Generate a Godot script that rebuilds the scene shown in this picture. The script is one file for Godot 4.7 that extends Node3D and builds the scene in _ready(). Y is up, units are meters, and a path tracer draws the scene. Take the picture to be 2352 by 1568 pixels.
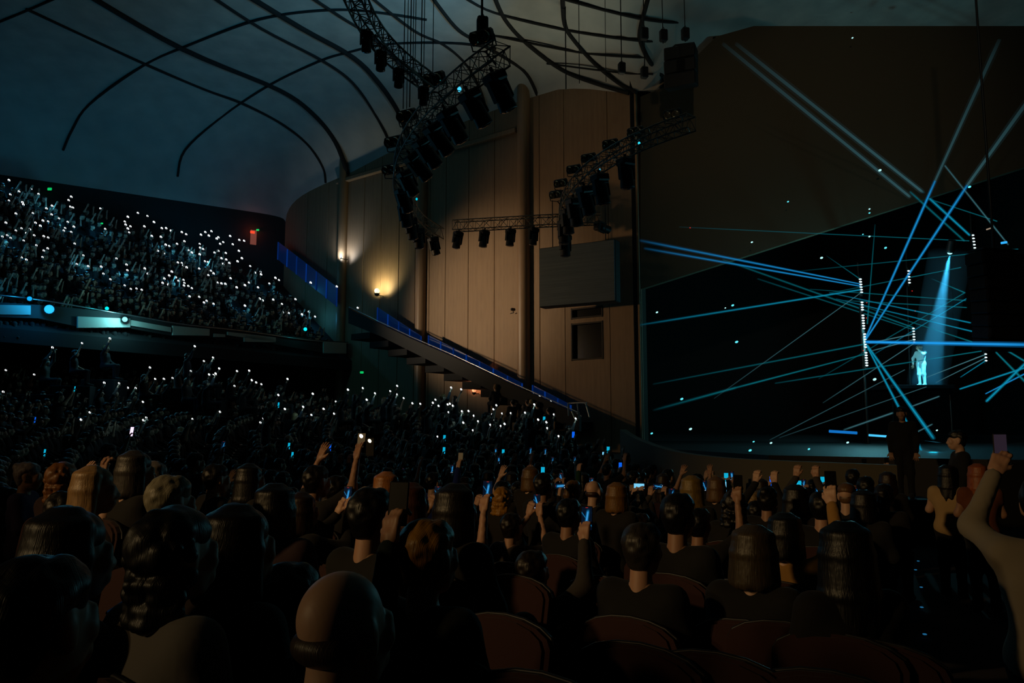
extends Node3D
# A dark concert hall: crowd with phone lights, balcony, trusses under a vault, lasers on the stage.

func _ready() -> void:
	# camera
	var cam := Camera3D.new()
	cam.name = "camera"
	cam.position = EYE
	cam.rotation.x = PITCH
	cam.fov = rad_to_deg(2.0 * atan(784.0 / FOCAL))
	cam.near = 0.05
	cam.far = 200
	cam.current = true
	add_child(cam)
	# no sky: the room is closed; exposure
	var env := Environment.new()
	env.background_mode = Environment.BG_COLOR
	env.background_color = Color.BLACK
	env.tonemap_mode = Environment.TONE_MAPPER_LINEAR
	env.tonemap_exposure = 1.0
	env.sdfgi_enabled = true
	env.ssao_enabled = true
	env.ssil_enabled = true
	env.volumetric_fog_enabled = true
	env.volumetric_fog_density = 0.0
	var we := WorldEnvironment.new()
	we.name = "world"
	we.environment = env
	add_child(we)
	set_hall()
	build_lights()
	build_shell()
	build_balcony()
	build_rig()
	build_stage()
	make_people()
	make_phones()
	build_near()
	build_phones()
	build_flashlights()
	build_crowd()


# ---------------------------------------------------------------- lens: where a pixel of the 2352 x 1568 frame looks
const FOCAL := 1750.0
const EYE := Vector3(0, 1.6, 0)
const PITCH := 0.1104
const ORDINAL := ["first", "second", "third", "fourth", "fifth", "sixth", "seventh", "eighth", "ninth", "tenth", "eleventh", "twelfth", "thirteenth", "fourteenth", "fifteenth", "sixteenth", "seventeenth", "eighteenth", "nineteenth", "twentieth", "next"]
var STAGE_AT := Vector3(20, 0, -30)

func ray(px: float, py: float) -> Vector3:
	var x := (px - 1176.0) / FOCAL
	var y := (784.0 - py) / FOCAL
	var d := Vector3(x, y * cos(PITCH) + sin(PITCH), -cos(PITCH) + y * sin(PITCH))
	return d / -d.z

func P(px: float, py: float, depth: float) -> Vector3:
	return EYE + ray(px, py) * depth

func hit(px: float, py: float, at: Vector3, n: Vector3) -> Vector3:
	var d := ray(px, py)
	return EYE + d * ((at - EYE).dot(n) / d.dot(n))

# ---------------------------------------------------------------- mesh building
class MB:
	var v := PackedVector3Array()
	var n := PackedVector3Array()
	var c := PackedColorArray()
	var idx := PackedInt32Array()
	func vert(p: Vector3, nn: Vector3) -> int:
		v.append(p)
		n.append(nn)
		return v.size() - 1
	func face(a: int, b: int, d: int) -> void:
		var g := (v[b] - v[a]).cross(v[d] - v[a])
		if g.dot(n[a] + n[b] + n[d]) > 0.0:
			idx.append_array(PackedInt32Array([a, d, b]))
		else:
			idx.append_array(PackedInt32Array([a, b, d]))
	func quad(a: Vector3, b: Vector3, d: Vector3, e: Vector3, out_from = null) -> void:
		var g := (b - a).cross(d - a)
		if g.length() < 1e-12:
			g = (d - a).cross(e - a)
		g = g.normalized()
		if out_from != null and g.dot((a + b + d + e) / 4.0 - out_from) < 0.0:
			g = -g
		var i := vert(a, g)
		vert(b, g)
		vert(d, g)
		vert(e, g)
		face(i, i + 1, i + 2)
		face(i, i + 2, i + 3)
	func tri(a: Vector3, b: Vector3, d: Vector3, out_from: Vector3) -> void:
		var g := (b - a).cross(d - a).normalized()
		if g.dot((a + b + d) / 3.0 - out_from) < 0.0:
			g = -g
		var i := vert(a, g)
		vert(b, g)
		vert(d, g)
		face(i, i + 1, i + 2)
	# a box with chamfered edges
	func box(x: Transform3D, size: Vector3, ch := 0.0) -> void:
		var h := size / 2.0
		ch = minf(ch, minf(h.x, minf(h.y, h.z)) * 0.9)
		var o := x.origin
		if ch <= 0.0:
			for s in [-1, 1]:
				quad(x * Vector3(s * h.x, -h.y, -h.z), x * Vector3(s * h.x, h.y, -h.z), x * Vector3(s * h.x, h.y, h.z), x * Vector3(s * h.x, -h.y, h.z), o)
				quad(x * Vector3(-h.x, s * h.y, -h.z), x * Vector3(h.x, s * h.y, -h.z), x * Vector3(h.x, s * h.y, h.z), x * Vector3(-h.x, s * h.y, h.z), o)
				quad(x * Vector3(-h.x, -h.y, s * h.z), x * Vector3(h.x, -h.y, s * h.z), x * Vector3(h.x, h.y, s * h.z), x * Vector3(-h.x, h.y, s * h.z), o)
			return
		var q := h - Vector3.ONE * ch
		for s in [-1, 1]:
			quad(x * Vector3(s * h.x, -q.y, -q.z), x * Vector3(s * h.x, q.y, -q.z), x * Vector3(s * h.x, q.y, q.z), x * Vector3(s * h.x, -q.y, q.z), o)
			quad(x * Vector3(-q.x, s * h.y, -q.z), x * Vector3(q.x, s * h.y, -q.z), x * Vector3(q.x, s * h.y, q.z), x * Vector3(-q.x, s * h.y, q.z), o)
			quad(x * Vector3(-q.x, -q.y, s * h.z), x * Vector3(q.x, -q.y, s * h.z), x * Vector3(q.x, q.y, s * h.z), x * Vector3(-q.x, q.y, s * h.z), o)
			for t in [-1, 1]:
				quad(x * Vector3(s * h.x, t * q.y, -q.z), x * Vector3(s * h.x, t * q.y, q.z), x * Vector3(s * q.x, t * h.y, q.z), x * Vector3(s * q.x, t * h.y, -q.z), o)
				quad(x * Vector3(s * h.x, -q.y, t * q.z), x * Vector3(s * h.x, q.y, t * q.z), x * Vector3(s * q.x, q.y, t * h.z), x * Vector3(s * q.x, -q.y, t * h.z), o)
				quad(x * Vector3(-q.x, s * h.y, t * q.z), x * Vector3(q.x, s * h.y, t * q.z), x * Vector3(q.x, s * q.y, t * h.z), x * Vector3(-q.x, s * q.y, t * h.z), o)
				for u in [-1, 1]:
					tri(x * Vector3(s * h.x, t * q.y, u * q.z), x * Vector3(s * q.x, t * h.y, u * q.z), x * Vector3(s * q.x, t * q.y, u * h.z), o)
	# a tube along points; radii one per point; alphas give vertex colours
	func tube(pts: Array, radii: Array, sides := 8, alphas: Array = [], flat := 1.0) -> void:
		var start := v.size()
		var up := Vector3.UP
		for i in pts.size():
			var d: Vector3 = (pts[mini(i + 1, pts.size() - 1)] - pts[maxi(i - 1, 0)]).normalized()
			if absf(d.dot(up)) > 0.95:
				up = Vector3.RIGHT if absf(d.x) < 0.9 else Vector3.BACK
			var s := d.cross(up).normalized()
			up = s.cross(d).normalized()
			var r: float = radii[mini(i, radii.size() - 1)]
			for k in sides:
				var a := TAU * k / sides
				var off := s * cos(a) + up * sin(a) * flat
				vert(pts[i] + off * r, off.normalized())
				if alphas.size():
					c.append(Color(0, 0, 0, alphas[mini(i, alphas.size() - 1)]))
		for i in pts.size() - 1:
			for k in sides:
				var a := start + i * sides + k
				var b := start + i * sides + (k + 1) % sides
				face(a, b, b + sides)
				face(a, b + sides, a + sides)
		if alphas.size():
			return
		for e in [0, pts.size() - 1]:
			var d: Vector3 = (pts[0] - pts[1]).normalized() if e == 0 else (pts[-1] - pts[-2]).normalized()
			var m := vert(pts[e], d)
			var first := v.size()
			for k in sides:
				vert(v[start + e * sides + k], d)
			for k in sides:
				face(m, first + k, first + (k + 1) % sides)
	# a turned profile: points (radius, height) about the y axis of x
	func lathe(x: Transform3D, prof: Array, sides := 16) -> void:
		for i in prof.size() - 1:
			var a: Vector2 = prof[i]
			var b: Vector2 = prof[i + 1]
			var t := Vector2(b.y - a.y, a.x - b.x).normalized()
			var first := v.size()
			for k in sides:
				var w := TAU * k / sides
				var nn := (x.basis * Vector3(cos(w) * t.x, t.y, sin(w) * t.x)).normalized()
				vert(x * Vector3(cos(w) * a.x, a.y, sin(w) * a.x), nn)
				vert(x * Vector3(cos(w) * b.x, b.y, sin(w) * b.x), nn)
			for k in sides:
				var p := first + 2 * k
				var q := first + 2 * ((k + 1) % sides)
				face(p, q, q + 1)
				face(p, q + 1, p + 1)
	# a flat outline (x, y of the transform) pushed back along its z by depth
	func prism(x: Transform3D, poly: PackedVector2Array, depth: float) -> void:
		var t := Geometry2D.triangulate_polygon(poly)
		var mid := Vector3.ZERO
		for p in poly:
			mid += x * Vector3(p.x, p.y, -depth / 2.0)
		mid /= poly.size()
		for s in [0.0, -depth]:
			var nn := (x.basis.z if s == 0.0 else -x.basis.z).normalized()
			var first := v.size()
			for p in poly:
				vert(x * Vector3(p.x, p.y, s), nn)
			for i in range(0, t.size(), 3):
				face(first + t[i], first + t[i + 1], first + t[i + 2])
		var ccw := not Geometry2D.is_polygon_clockwise(poly)
		for i in poly.size():
			var p := poly[i]
			var q := poly[(i + 1) % poly.size()]
			var e := (q - p)
			var o2 := Vector2(e.y, -e.x).normalized() * (1.0 if ccw else -1.0)
			var nn := (x.basis * Vector3(o2.x, o2.y, 0)).normalized()
			var i0 := vert(x * Vector3(p.x, p.y, 0), nn)
			vert(x * Vector3(q.x, q.y, 0), nn)
			vert(x * Vector3(q.x, q.y, -depth), nn)
			vert(x * Vector3(p.x, p.y, -depth), nn)
			face(i0, i0 + 1, i0 + 2)
			face(i0, i0 + 2, i0 + 3)
	func ball(o: Vector3, r: Vector3, rings := 6, sides := 10) -> void:
		var first := v.size()
		for i in rings + 1:
			var a := PI * i / rings
			for k in sides:
				var w := TAU * k / sides
				var d := Vector3(sin(a) * cos(w), cos(a), sin(a) * sin(w))
				vert(o + d * r, (d / r).normalized())
		for i in rings:
			for k in sides:
				var p := first + i * sides + k
				var q := first + i * sides + (k + 1) % sides
				if i > 0:
					face(p, q, q + sides)
				if i < rings - 1:
					face(p, q + sides, p + sides)
	func add(o: MB, x: Transform3D) -> void:
		var first := v.size()
		var nb := x.basis.inverse().transposed()
		for i in o.v.size():
			v.append(x * o.v[i])
			n.append((nb * o.n[i]).normalized())
		for i in range(0, o.idx.size(), 3):
			face(first + o.idx[i], first + o.idx[i + 1], first + o.idx[i + 2])
	# a smooth skin round capsules [a, b, ra, rb] and ellipsoids [centre, radii]: surface nets over a grid
	func skin(prims: Array, cell: float, k: float) -> void:
		var lo := Vector3.ONE * 1e9
		var hi := -lo
		for p in prims:
			var rr: Vector3 = p[1] if p.size() == 2 else Vector3.ONE * maxf(p[2], p[3])
			var others := [p[0]] if p.size() == 2 else [p[0], p[1]]
			for q in others:
				lo = lo.min(q - rr)
				hi = hi.max(q + rr)
		var m := 2.5 / k
		lo -= Vector3.ONE * (cell * 2.5)
		hi += Vector3.ONE * (cell * 2.5)
		var nx := int((hi.x - lo.x) / cell) + 1
		var ny := int((hi.y - lo.y) / cell) + 1
		var nz := int((hi.z - lo.z) / cell) + 1
		var nxy := nx * ny
		var f := PackedFloat32Array()
		f.resize(nxy * nz)
		for p in prims:
			var ell: bool = p.size() == 2
			var a: Vector3 = p[0]
			var b: Vector3 = p[0] if ell else p[1]
			var rv: Vector3 = p[1] if ell else Vector3.ONE * maxf(p[2], p[3])
			var l := ((a.min(b) - rv - Vector3.ONE * m) - lo) / cell
			var h := ((a.max(b) + rv + Vector3.ONE * m) - lo) / cell
			var ab := b - a
			var len2 := maxf(ab.length_squared(), 1e-9)
			var ra: float = 0.0 if ell else p[2]
			var dr: float = 0.0 if ell else p[3] - p[2]
			var mr := minf(rv.x, minf(rv.y, rv.z))
			for z in range(maxi(0, int(l.z)), mini(nz - 1, int(h.z) + 1) + 1):
				for y in range(maxi(0, int(l.y)), mini(ny - 1, int(h.y) + 1) + 1):
					var row := z * nxy + y * nx
					for x in range(maxi(0, int(l.x)), mini(nx - 1, int(h.x) + 1) + 1):
						var q := lo + Vector3(x, y, z) * cell - a
						var d := 0.0
						if ell:
							d = ((q / rv).length() - 1.0) * mr
						else:
							var t := clampf(q.dot(ab) / len2, 0.0, 1.0)
							d = (q - ab * t).length() - ra - dr * t
						if d < m:
							f[row + x] += exp(-k * maxf(d, -0.06))
		var ids := {}
		var start := v.size()
		for z in range(1, nz - 1):
			for y in range(1, ny - 1):
				var i := z * nxy + y * nx
				for x in range(1, nx - 1):
					var s := f[i + x] > 1.0
					for e in 3:
						var step := 1 if e == 0 else (nx if e == 1 else nxy)
						if (f[i + x + step] > 1.0) == s:
							continue
						var u := nx if e == 0 else (nxy if e == 1 else 1)
						var w := nxy if e == 0 else (1 if e == 1 else nx)
						var q0 := i + x
						var cells := [q0 - u - w, q0 - w, q0, q0 - u]
						var at := []
						for cc in cells:
							if not ids.has(cc):
								ids[cc] = _cell(f, cc, nx, nxy, lo, cell)
							at.append(ids[cc])
						var nn := (v[at[1]] - v[at[0]]).cross(v[at[2]] - v[at[0]]) + (v[at[2]] - v[at[0]]).cross(v[at[3]] - v[at[0]])
						# e x u x w are right-handed: outwards along +e when the start is inside
						if not s:
							nn = -nn
						for a in at:
							n[a] += nn
						if s:
							idx.append_array(PackedInt32Array([at[0], at[2], at[1], at[0], at[3], at[2]]))
						else:
							idx.append_array(PackedInt32Array([at[0], at[1], at[2], at[0], at[2], at[3]]))
		for i in range(start, v.size()):
			n[i] = n[i].normalized()
	func _cell(f: PackedFloat32Array, i: int, nx: int, nxy: int, lo: Vector3, cell: float) -> int:
		var g := [f[i], f[i + 1], f[i + nx], f[i + nx + 1], f[i + nxy], f[i + nxy + 1], f[i + nxy + nx], f[i + nxy + nx + 1]]
		var sum := Vector3.ZERO
		var hits := 0
		for e in 12:
			var axis := e >> 2
			var j := e & 3
			var a := 0
			if axis == 0:
				a = j * 2
			elif axis == 1:
				a = (j & 1) + (j >> 1) * 4
			else:
				a = j
			var b := a + (1 << axis)
			if (g[a] > 1.0) != (g[b] > 1.0):
				var la := log(maxf(g[a], 1e-4))
				var lb := log(maxf(g[b], 1e-4))
				var t := la / (la - lb)
				var p := Vector3(a & 1, (a >> 1) & 1, a >> 2)
				p[axis] += t
				sum += p
				hits += 1
		var z := i / nxy
		var y := (i - z * nxy) / nx
		var x := i - z * nxy - y * nx
		v.append(lo + (Vector3(x, y, z) + sum / maxi(hits, 1)) * cell)
		n.append(Vector3.ZERO)
		return v.size() - 1
	func mesh() -> ArrayMesh:
		var a := []
		a.resize(Mesh.ARRAY_MAX)
		a[Mesh.ARRAY_VERTEX] = v
		a[Mesh.ARRAY_NORMAL] = n
		a[Mesh.ARRAY_INDEX] = idx
		if c.size() == v.size():
			a[Mesh.ARRAY_COLOR] = c
		var m := ArrayMesh.new()
		m.add_surface_from_arrays(Mesh.PRIMITIVE_TRIANGLES, a)
		return m

# ---------------------------------------------------------------- things, parts, materials
func tag(o: Node3D, label: String, category: String, group := "", kind := "") -> Node3D:
	if label:
		o.set_meta("label", label)
	if category:
		o.set_meta("category", category)
	if group:
		o.set_meta("group", group)
	if kind:
		o.set_meta("kind", kind)
	return o

func thing(called: String, label: String, category: String, at := Vector3.ZERO, yaw := 0.0, group := "") -> Node3D:
	var o := Node3D.new()
	o.name = called
	o.position = at
	o.rotation.y = yaw
	add_child(o, true)
	return tag(o, label, category, group)

func put(called: String, mesh: Mesh, m: Material, parent: Node = null, x := Transform3D()) -> MeshInstance3D:
	var o := MeshInstance3D.new()
	o.name = called
	o.mesh = mesh
	o.material_override = m
	o.transform = x
	(parent if parent else self).add_child(o, true)
	return o

func struct(called: String, mesh: Mesh, m: Material, label: String, parent: Node = null) -> MeshInstance3D:
	var o := put(called, mesh, m, parent)
	if parent == null:
		tag(o, label, "", "", "structure")
	return o

func again(src: Node3D, label: String, x: Transform3D, group := "") -> Node3D:
	var o: Node3D = src.duplicate()
	o.name = String(src.name).rstrip("0123456789")
	add_child(o, true)
	o.transform = x
	o.set_meta("label", label)
	if group:
		o.set_meta("group", group)
	return o

var mats := {}
func mat(c: Color, rough := 0.8, metal := 0.0) -> StandardMaterial3D:
	var key := [c, rough, metal]
	if not mats.has(key):
		var m := StandardMaterial3D.new()
		m.albedo_color = c
		m.roughness = rough
		m.metallic = metal
		mats[key] = m
	return mats[key]

func glow(c: Color, energy: float) -> StandardMaterial3D:
	var key := ["glow", c, energy]
	if not mats.has(key):
		var m := StandardMaterial3D.new()
		m.albedo_color = Color(0.1, 0.1, 0.1)
		m.emission_enabled = true
		m.emission = c
		m.emission_energy_multiplier = energy
		mats[key] = m
	return mats[key]

func noise_tex(freq: float, stretch: Vector2, a: Color, b: Color, seed_: int, octaves := 4) -> ImageTexture:
	var n := FastNoiseLite.new()
	n.seed = seed_
	n.frequency = freq
	n.fractal_octaves = octaves
	var im := Image.create(256, 256, false, Image.FORMAT_RGB8)
	for y in 256:
		for x in 256:
			# folded so that the picture repeats without a seam
			var t := clampf(n.get_noise_2d(absf(x - 128.0) * stretch.x, absf(y - 128.0) * stretch.y) * 0.9 + 0.5, 0, 1)
			im.set_pixel(x, y, a.lerp(b, t))
	return ImageTexture.create_from_image(im)

func textured(t: Texture2D, scale: Vector3, rough := 0.85, bump := 0.0, tint := Color.WHITE) -> StandardMaterial3D:
	var m := StandardMaterial3D.new()
	m.albedo_texture = t
	m.albedo_color = tint
	m.roughness = rough
	m.uv1_triplanar = true
	m.uv1_world_triplanar = true
	m.uv1_scale = scale
	if bump > 0.0:
		m.heightmap_enabled = true
		m.heightmap_texture = t
		m.heightmap_scale = bump
	return m

func look(dir: Vector3) -> float:
	return atan2(-dir.x, -dir.z)

func stage_yaw(p: Vector3) -> float:
	return look(STAGE_AT - p)

func spot(at: Vector3, to: Vector3, c: Color, energy: float, angle: float, soft: float, size := 0.2) -> SpotLight3D:
	var l := SpotLight3D.new()
	l.name = "wash_light"
	l.light_color = c
	l.light_energy = energy
	l.spot_angle = angle
	l.spot_angle_attenuation = soft
	l.spot_range = 90
	l.spot_attenuation = 2.0
	l.light_size = size
	l.shadow_enabled = true
	add_child(l, true)
	l.look_at_from_position(at, to, Vector3.UP if absf((to - at).normalized().y) < 0.98 else Vector3.RIGHT)
	return l

func omni(at: Vector3, c: Color, energy: float, size := 0.1) -> void:
	var l := OmniLight3D.new()
	l.name = "point_light"
	l.light_color = c
	l.light_energy = energy
	l.light_size = size
	l.omni_range = 60
	l.omni_attenuation = 2.0
	l.shadow_enabled = true
	l.position = at
	add_child(l, true)

# ---------------------------------------------------------------- the hall
var wall_at: Vector3
var wall_dir: Vector3
var wall_out: Vector3
var rear_out: Vector3
var rear_dir: Vector3
var wall_end := 0.0
var edge_s := []
var edge_y := []
const FLAT := 18.1

func steps(t: float, xs: Array, ys: Array) -> float:
	if t <= xs[0]:
		return ys[0]
	for i in xs.size() - 1:
		if t < xs[i + 1]:
			return lerpf(ys[i], ys[i + 1], (t - xs[i]) / (xs[i + 1] - xs[i]))
	return ys[-1]

func floor_y(p: Vector3) -> float:
	var r := Vector2(p.x, p.z).length()
	var y := steps(r, [2.2, 4.0, 8.0, 10.0, 17.0, 24.0, 30.0, 40.0], [0.0, -0.14, -0.4, -0.5, -0.45, 0.05, 0.6, 1.3])
	y -= 0.025 * clampf(p.x, 0.0, 7.0)
	y += 0.05 * clampf(-5.0 - p.x, 0.0, 12.0)
	if wall_out != Vector3.ZERO:
		y += clampf((13.0 - (p - wall_at).dot(rear_out)) / 13.0, 0.0, 1.0) * 1.6
	return y

# where a pixel meets the surface that lies h above the floor
func on_floor(px: float, py: float, h: float, otherwise: float) -> Vector3:
	var d := 1.0
	while d < 34.0:
		var p := P(px, py, d)
		if p.y < floor_y(p) + h:
			return p
		d += 0.05
	return P(px, py, otherwise)

func ceil_y(p: Vector3) -> float:
	var q := p - wall_at
	q.y = 0
	var s := q.dot(wall_dir)
	var dw := clampf(q.dot(wall_out) / 6.5, 0.0, 1.0)
	var dr := clampf(q.dot(rear_out) / 10.0, 0.0, 1.0)
	var aw := (FLAT - steps(s, edge_s, edge_y)) * (1.0 - sqrt(1.0 - (1.0 - dw) * (1.0 - dw)))
	aw *= 1.0 - smoothstep(wall_end, wall_end + 3.0, s)
	var ar := (FLAT - 13.9) * (1.0 - sqrt(1.0 - (1.0 - dr) * (1.0 - dr)))
	return FLAT - pow(pow(aw, 4) + pow(ar, 4), 0.25)

func on_ceiling(px: float, py: float) -> Vector3:
	var d := 4.0
	while d < 60.0:
		var p := P(px, py, d)
		if p.y > ceil_y(p):
			return P(px, py, d - 0.08)
		d += 0.08
	return P(px, py, 40)

func smooth_path(pts: Array, each := 6) -> Array:
	var out := []
	for i in pts.size() - 1:
		var a: Vector3 = pts[maxi(i - 1, 0)]
		var b: Vector3 = pts[i]
		var c: Vector3 = pts[i + 1]
		var d: Vector3 = pts[mini(i + 2, pts.size() - 1)]
		for k in each:
			out.append(b.cubic_interpolate(c, a, d, float(k) / each))
	out.append(pts[-1])
	return out

func wall_frame(off := 0.0) -> Transform3D:
	return Transform3D(Basis(wall_dir, Vector3.UP, wall_out), Vector3(wall_at.x, 0, wall_at.z) + wall_out * off)

func wall_s(px: float) -> float:
	return (hit(px, 700, wall_at, wall_out) - wall_at).dot(wall_dir)

func wall_sy(px: float, py: float, off := 0.0) -> Vector2:
	var p := hit(px, py, wall_at + wall_out * off, wall_out)
	return Vector2((p - wall_at).dot(wall_dir), p.y)

func set_hall() -> void:
	wall_at = P(640, 978, 44)
	var wb := P(1470, 978, 30)
	wall_dir = (wb - wall_at)
	wall_dir.y = 0
	wall_end = wall_dir.length()
	wall_dir = wall_dir.normalized()
	wall_out = Vector3(-wall_dir.z, 0, wall_dir.x)
	if wall_out.dot(EYE - wall_at) < 0:
		wall_out = -wall_out
	rear_dir = P(-200, 978, 35) - wall_at
	rear_dir.y = 0
	rear_dir = rear_dir.normalized()
	rear_out = Vector3(-rear_dir.z, 0, rear_dir.x)
	if rear_out.dot(EYE - wall_at) < 0:
		rear_out = -rear_out
	for q in [[640, 466], [800, 399], [900, 347], [1000, 305], [1180, 236], [1290, 203], [1350, 204], [1420, 212], [1465, 217]]:
		var sy := wall_sy(q[0], q[1])
		edge_s.append(sy.x)
		edge_y.append(sy.y)

func build_shell() -> void:
	var plaster := textured(noise_tex(0.02, Vector2(1, 1), Color(0.62, 0.62, 0.6), Color(0.72, 0.71, 0.68), 3), Vector3(0.12, 0.12, 0.12), 0.9)
	var wood_tex := noise_tex(0.03, Vector2(3.0, 0.25), Color(0.5, 0.4, 0.3), Color(0.56, 0.455, 0.34), 5)
	var wood := textured(wood_tex, Vector3(0.35, 0.35, 0.35), 0.7, 0.2)
	var dark := mat(Color(0.1, 0.1, 0.1), 0.9)
	var black := mat(Color(0.1, 0.1, 0.1), 0.95)
	var brown := mat(Color(0.2, 0.17, 0.14), 0.9)
	# floor: raked, dished towards the side wall
	var f := MB.new()
	var xs := 29
	var zs := 29
	for j in zs:
		for i in xs:
			var p := Vector3(-30.0 + i * 2.0, 0, 4.0 - j * 2.0)
			p.y = floor_y(p)
			var e := 0.5
			f.vert(p, Vector3(floor_y(p - Vector3(e, 0, 0)) - floor_y(p + Vector3(e, 0, 0)), 2 * e, floor_y(p - Vector3(0, 0, e)) - floor_y(p + Vector3(0, 0, e))).normalized())
	for j in zs - 1:
		for i in xs - 1:
			var a := j * xs + i
			f.face(a, a + 1, a + xs + 1)
			f.face(a, a + xs + 1, a + xs)
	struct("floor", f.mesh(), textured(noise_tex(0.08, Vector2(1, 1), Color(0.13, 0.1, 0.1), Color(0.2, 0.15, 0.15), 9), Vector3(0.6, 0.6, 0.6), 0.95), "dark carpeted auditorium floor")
	# ceiling: a pillow vault over the room
	var c := MB.new()
	var ts := [-18.0, -12.0, -6.0, 0.0, 0.1, 0.3, 0.6, 1.0, 1.5, 2.1, 2.8, 3.6, 4.5, 5.5, 6.6, 8.0, 10.0, 13.0, 17.0, 22.0, 28.0, 36.0, 46.0, 56.0]
	var ss := [-0.5, 0.0, 0.1, 0.3, 0.6, 1.0, 1.5, 2.1, 2.8, 3.6, 4.5, 5.5, 6.6, 7.8, 9.0, 10.2, 11.4, 12.6, 13.8, 15.0, 16.2, 17.4, 18.6, 19.4, 20.2, 21.0, 21.6, 22.2, 22.8, 23.5, 24.3, 25.2, 27.0, 30.0, 36.0, 44.0, 56.0]
	for t in ts:
		for s in ss:
			var p: Vector3 = wall_at + wall_dir * s + rear_dir * t
			p.y = ceil_y(p)
			var e := 0.15
			var gx := Vector3(e, 0, 0)
			var gz := Vector3(0, 0, e)
			c.vert(p, -Vector3(ceil_y(p - gx) - ceil_y(p + gx), 2 * e, ceil_y(p - gz) - ceil_y(p + gz)).normalized())
	for i in ts.size() - 1:
		for j in ss.size() - 1:
			var a := i * ss.size() + j
			c.face(a, a + 1, a + ss.size() + 1)
			c.face(a, a + ss.size() + 1, a + ss.size())
	var ceiling := struct("ceiling", c.mesh(), plaster, "vaulted pale plaster ceiling curving down to the walls")
	var ribm := mat(Color(0.07, 0.07, 0.07), 0.9)
	for r in [
		[0.13, [190, -20, 420, 112, 640, 205, 720, 262, 770, 325, 799, 400]],
		[0.13, [555, -20, 690, 62, 810, 130, 870, 190, 915, 258, 938, 320]],
		[0.09, [1132, -16, 1160, 45, 1210, 100, 1290, 160, 1370, 192, 1445, 214]],
		[0.09, [1292, -16, 1297, 55, 1320, 95, 1365, 145, 1420, 190, 1462, 212]],
		[0.09, [1492, -16, 1470, 70, 1475, 105, 1495, 145, 1532, 187]],
		[0.07, [60, 20, 200, 85, 340, 150, 470, 205, 555, 237, 640, 280, 705, 330, 742, 385, 748, 420]],
		[0.07, [475, -16, 600, 65, 742, 140, 810, 190, 860, 260, 893, 325, 897, 352]],
		[0.07, [700, -16, 780, 37, 860, 90, 960, 190]],
		[0.06, [840, -16, 950, 70, 1018, 102, 1069, 146, 1103, 205, 1120, 264]],
		[0.08, [985, -16, 1045, 61, 1090, 92, 1171, 139, 1210, 170, 1236, 222]],
		[0.05, [-10, 54, 60, 25, 130, -5]],
		[0.06, [145, 345, 165, 300, 205, 240, 330, 150, 430, 105, 560, 55, 640, 35, 720, 25, 800, 22, 880, 30, 980, 45]],
		[0.06, [408, 405, 425, 345, 510, 268, 620, 195, 735, 140, 800, 120, 870, 104, 950, 98, 1060, 100, 1140, 112]],
		[0.06, [1060, -10, 1137, 29, 1297, 68, 1460, 92, 1580, 97, 1650, 88]],
		[0.06, [1266, -10, 1464, 41, 1580, 52, 1700, 49]],
		[0.05, [1137, 82, 1324, 119, 1460, 131, 1580, 134]],
		[0.04, [1256, 146, 1426, 167, 1500, 170]],
	]:
		var q: Array = r[1]
		var pts := []
		for i in range(0, q.size(), 2):
			pts.append(on_ceiling(q[i], q[i + 1]))
		var m := MB.new()
		m.tube(smooth_path(pts, 5), [r[0]], 6)
		put("rib", m.mesh(), ribm, ceiling)
	# side wall: dark backing with proud timber panels between joints, round columns, a ledge
	var w := MB.new()
	w.prism(wall_frame(-0.2), PackedVector2Array([Vector2(-1, -2), Vector2(wall_end, -2), Vector2(wall_end, 19), Vector2(-1, 19)]), 0.5)
	var wall := struct("wall_side", w.mesh(), brown, "brown timber panelled side wall with round columns")
	var joints := [640, 700, 748, 792, 832, 872, 914, 952, 985, 1022, 1075, 1135, 1190, 1240, 1298, 1400, 1470]
	for i in joints.size() - 1:
		var a := wall_s(joints[i]) + 0.01
		var b := wall_s(joints[i + 1]) - 0.01
		var holes := []
		if joints[i] == 1298:
			holes = [[707, 728], [742, 824]]
		var rows := [[-1.5, 18.5]]
		var m := MB.new()
		if holes.is_empty():
			m.box(wall_frame() * Transform3D(Basis(), Vector3((a + b) / 2, 8.5, -0.1)), Vector3(b - a, 20, 0.2), 0.015)
			put("panel", m.mesh(), wood, wall)
			continue
		var wa := wall_s(1313)
		var wb := wall_s(1383)
		var ys := [-1.5, wall_sy(1348, 824).y, wall_sy(1348, 742).y, wall_sy(1348, 728).y, wall_sy(1348, 707).y, 18.5]
		for k in 5:
			var y0: float = ys[k]
			var y1: float = ys[k + 1]
			if k in [1, 3]:
				m.box(wall_frame() * Transform3D(Basis(), Vector3((a + wa) / 2, (y0 + y1) / 2, -0.1)), Vector3(wa - a, y1 - y0, 0.2))
				m.box(wall_frame() * Transform3D(Basis(), Vector3((wb + b) / 2, (y0 + y1) / 2, -0.1)), Vector3(b - wb, y1 - y0, 0.2))
			else:
				m.box(wall_frame() * Transform3D(Basis(), Vector3((a + b) / 2, (y0 + y1) / 2, -0.1)), Vector3(b - a, y1 - y0, 0.2))
		put("panel", m.mesh(), wood, wall)
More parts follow.
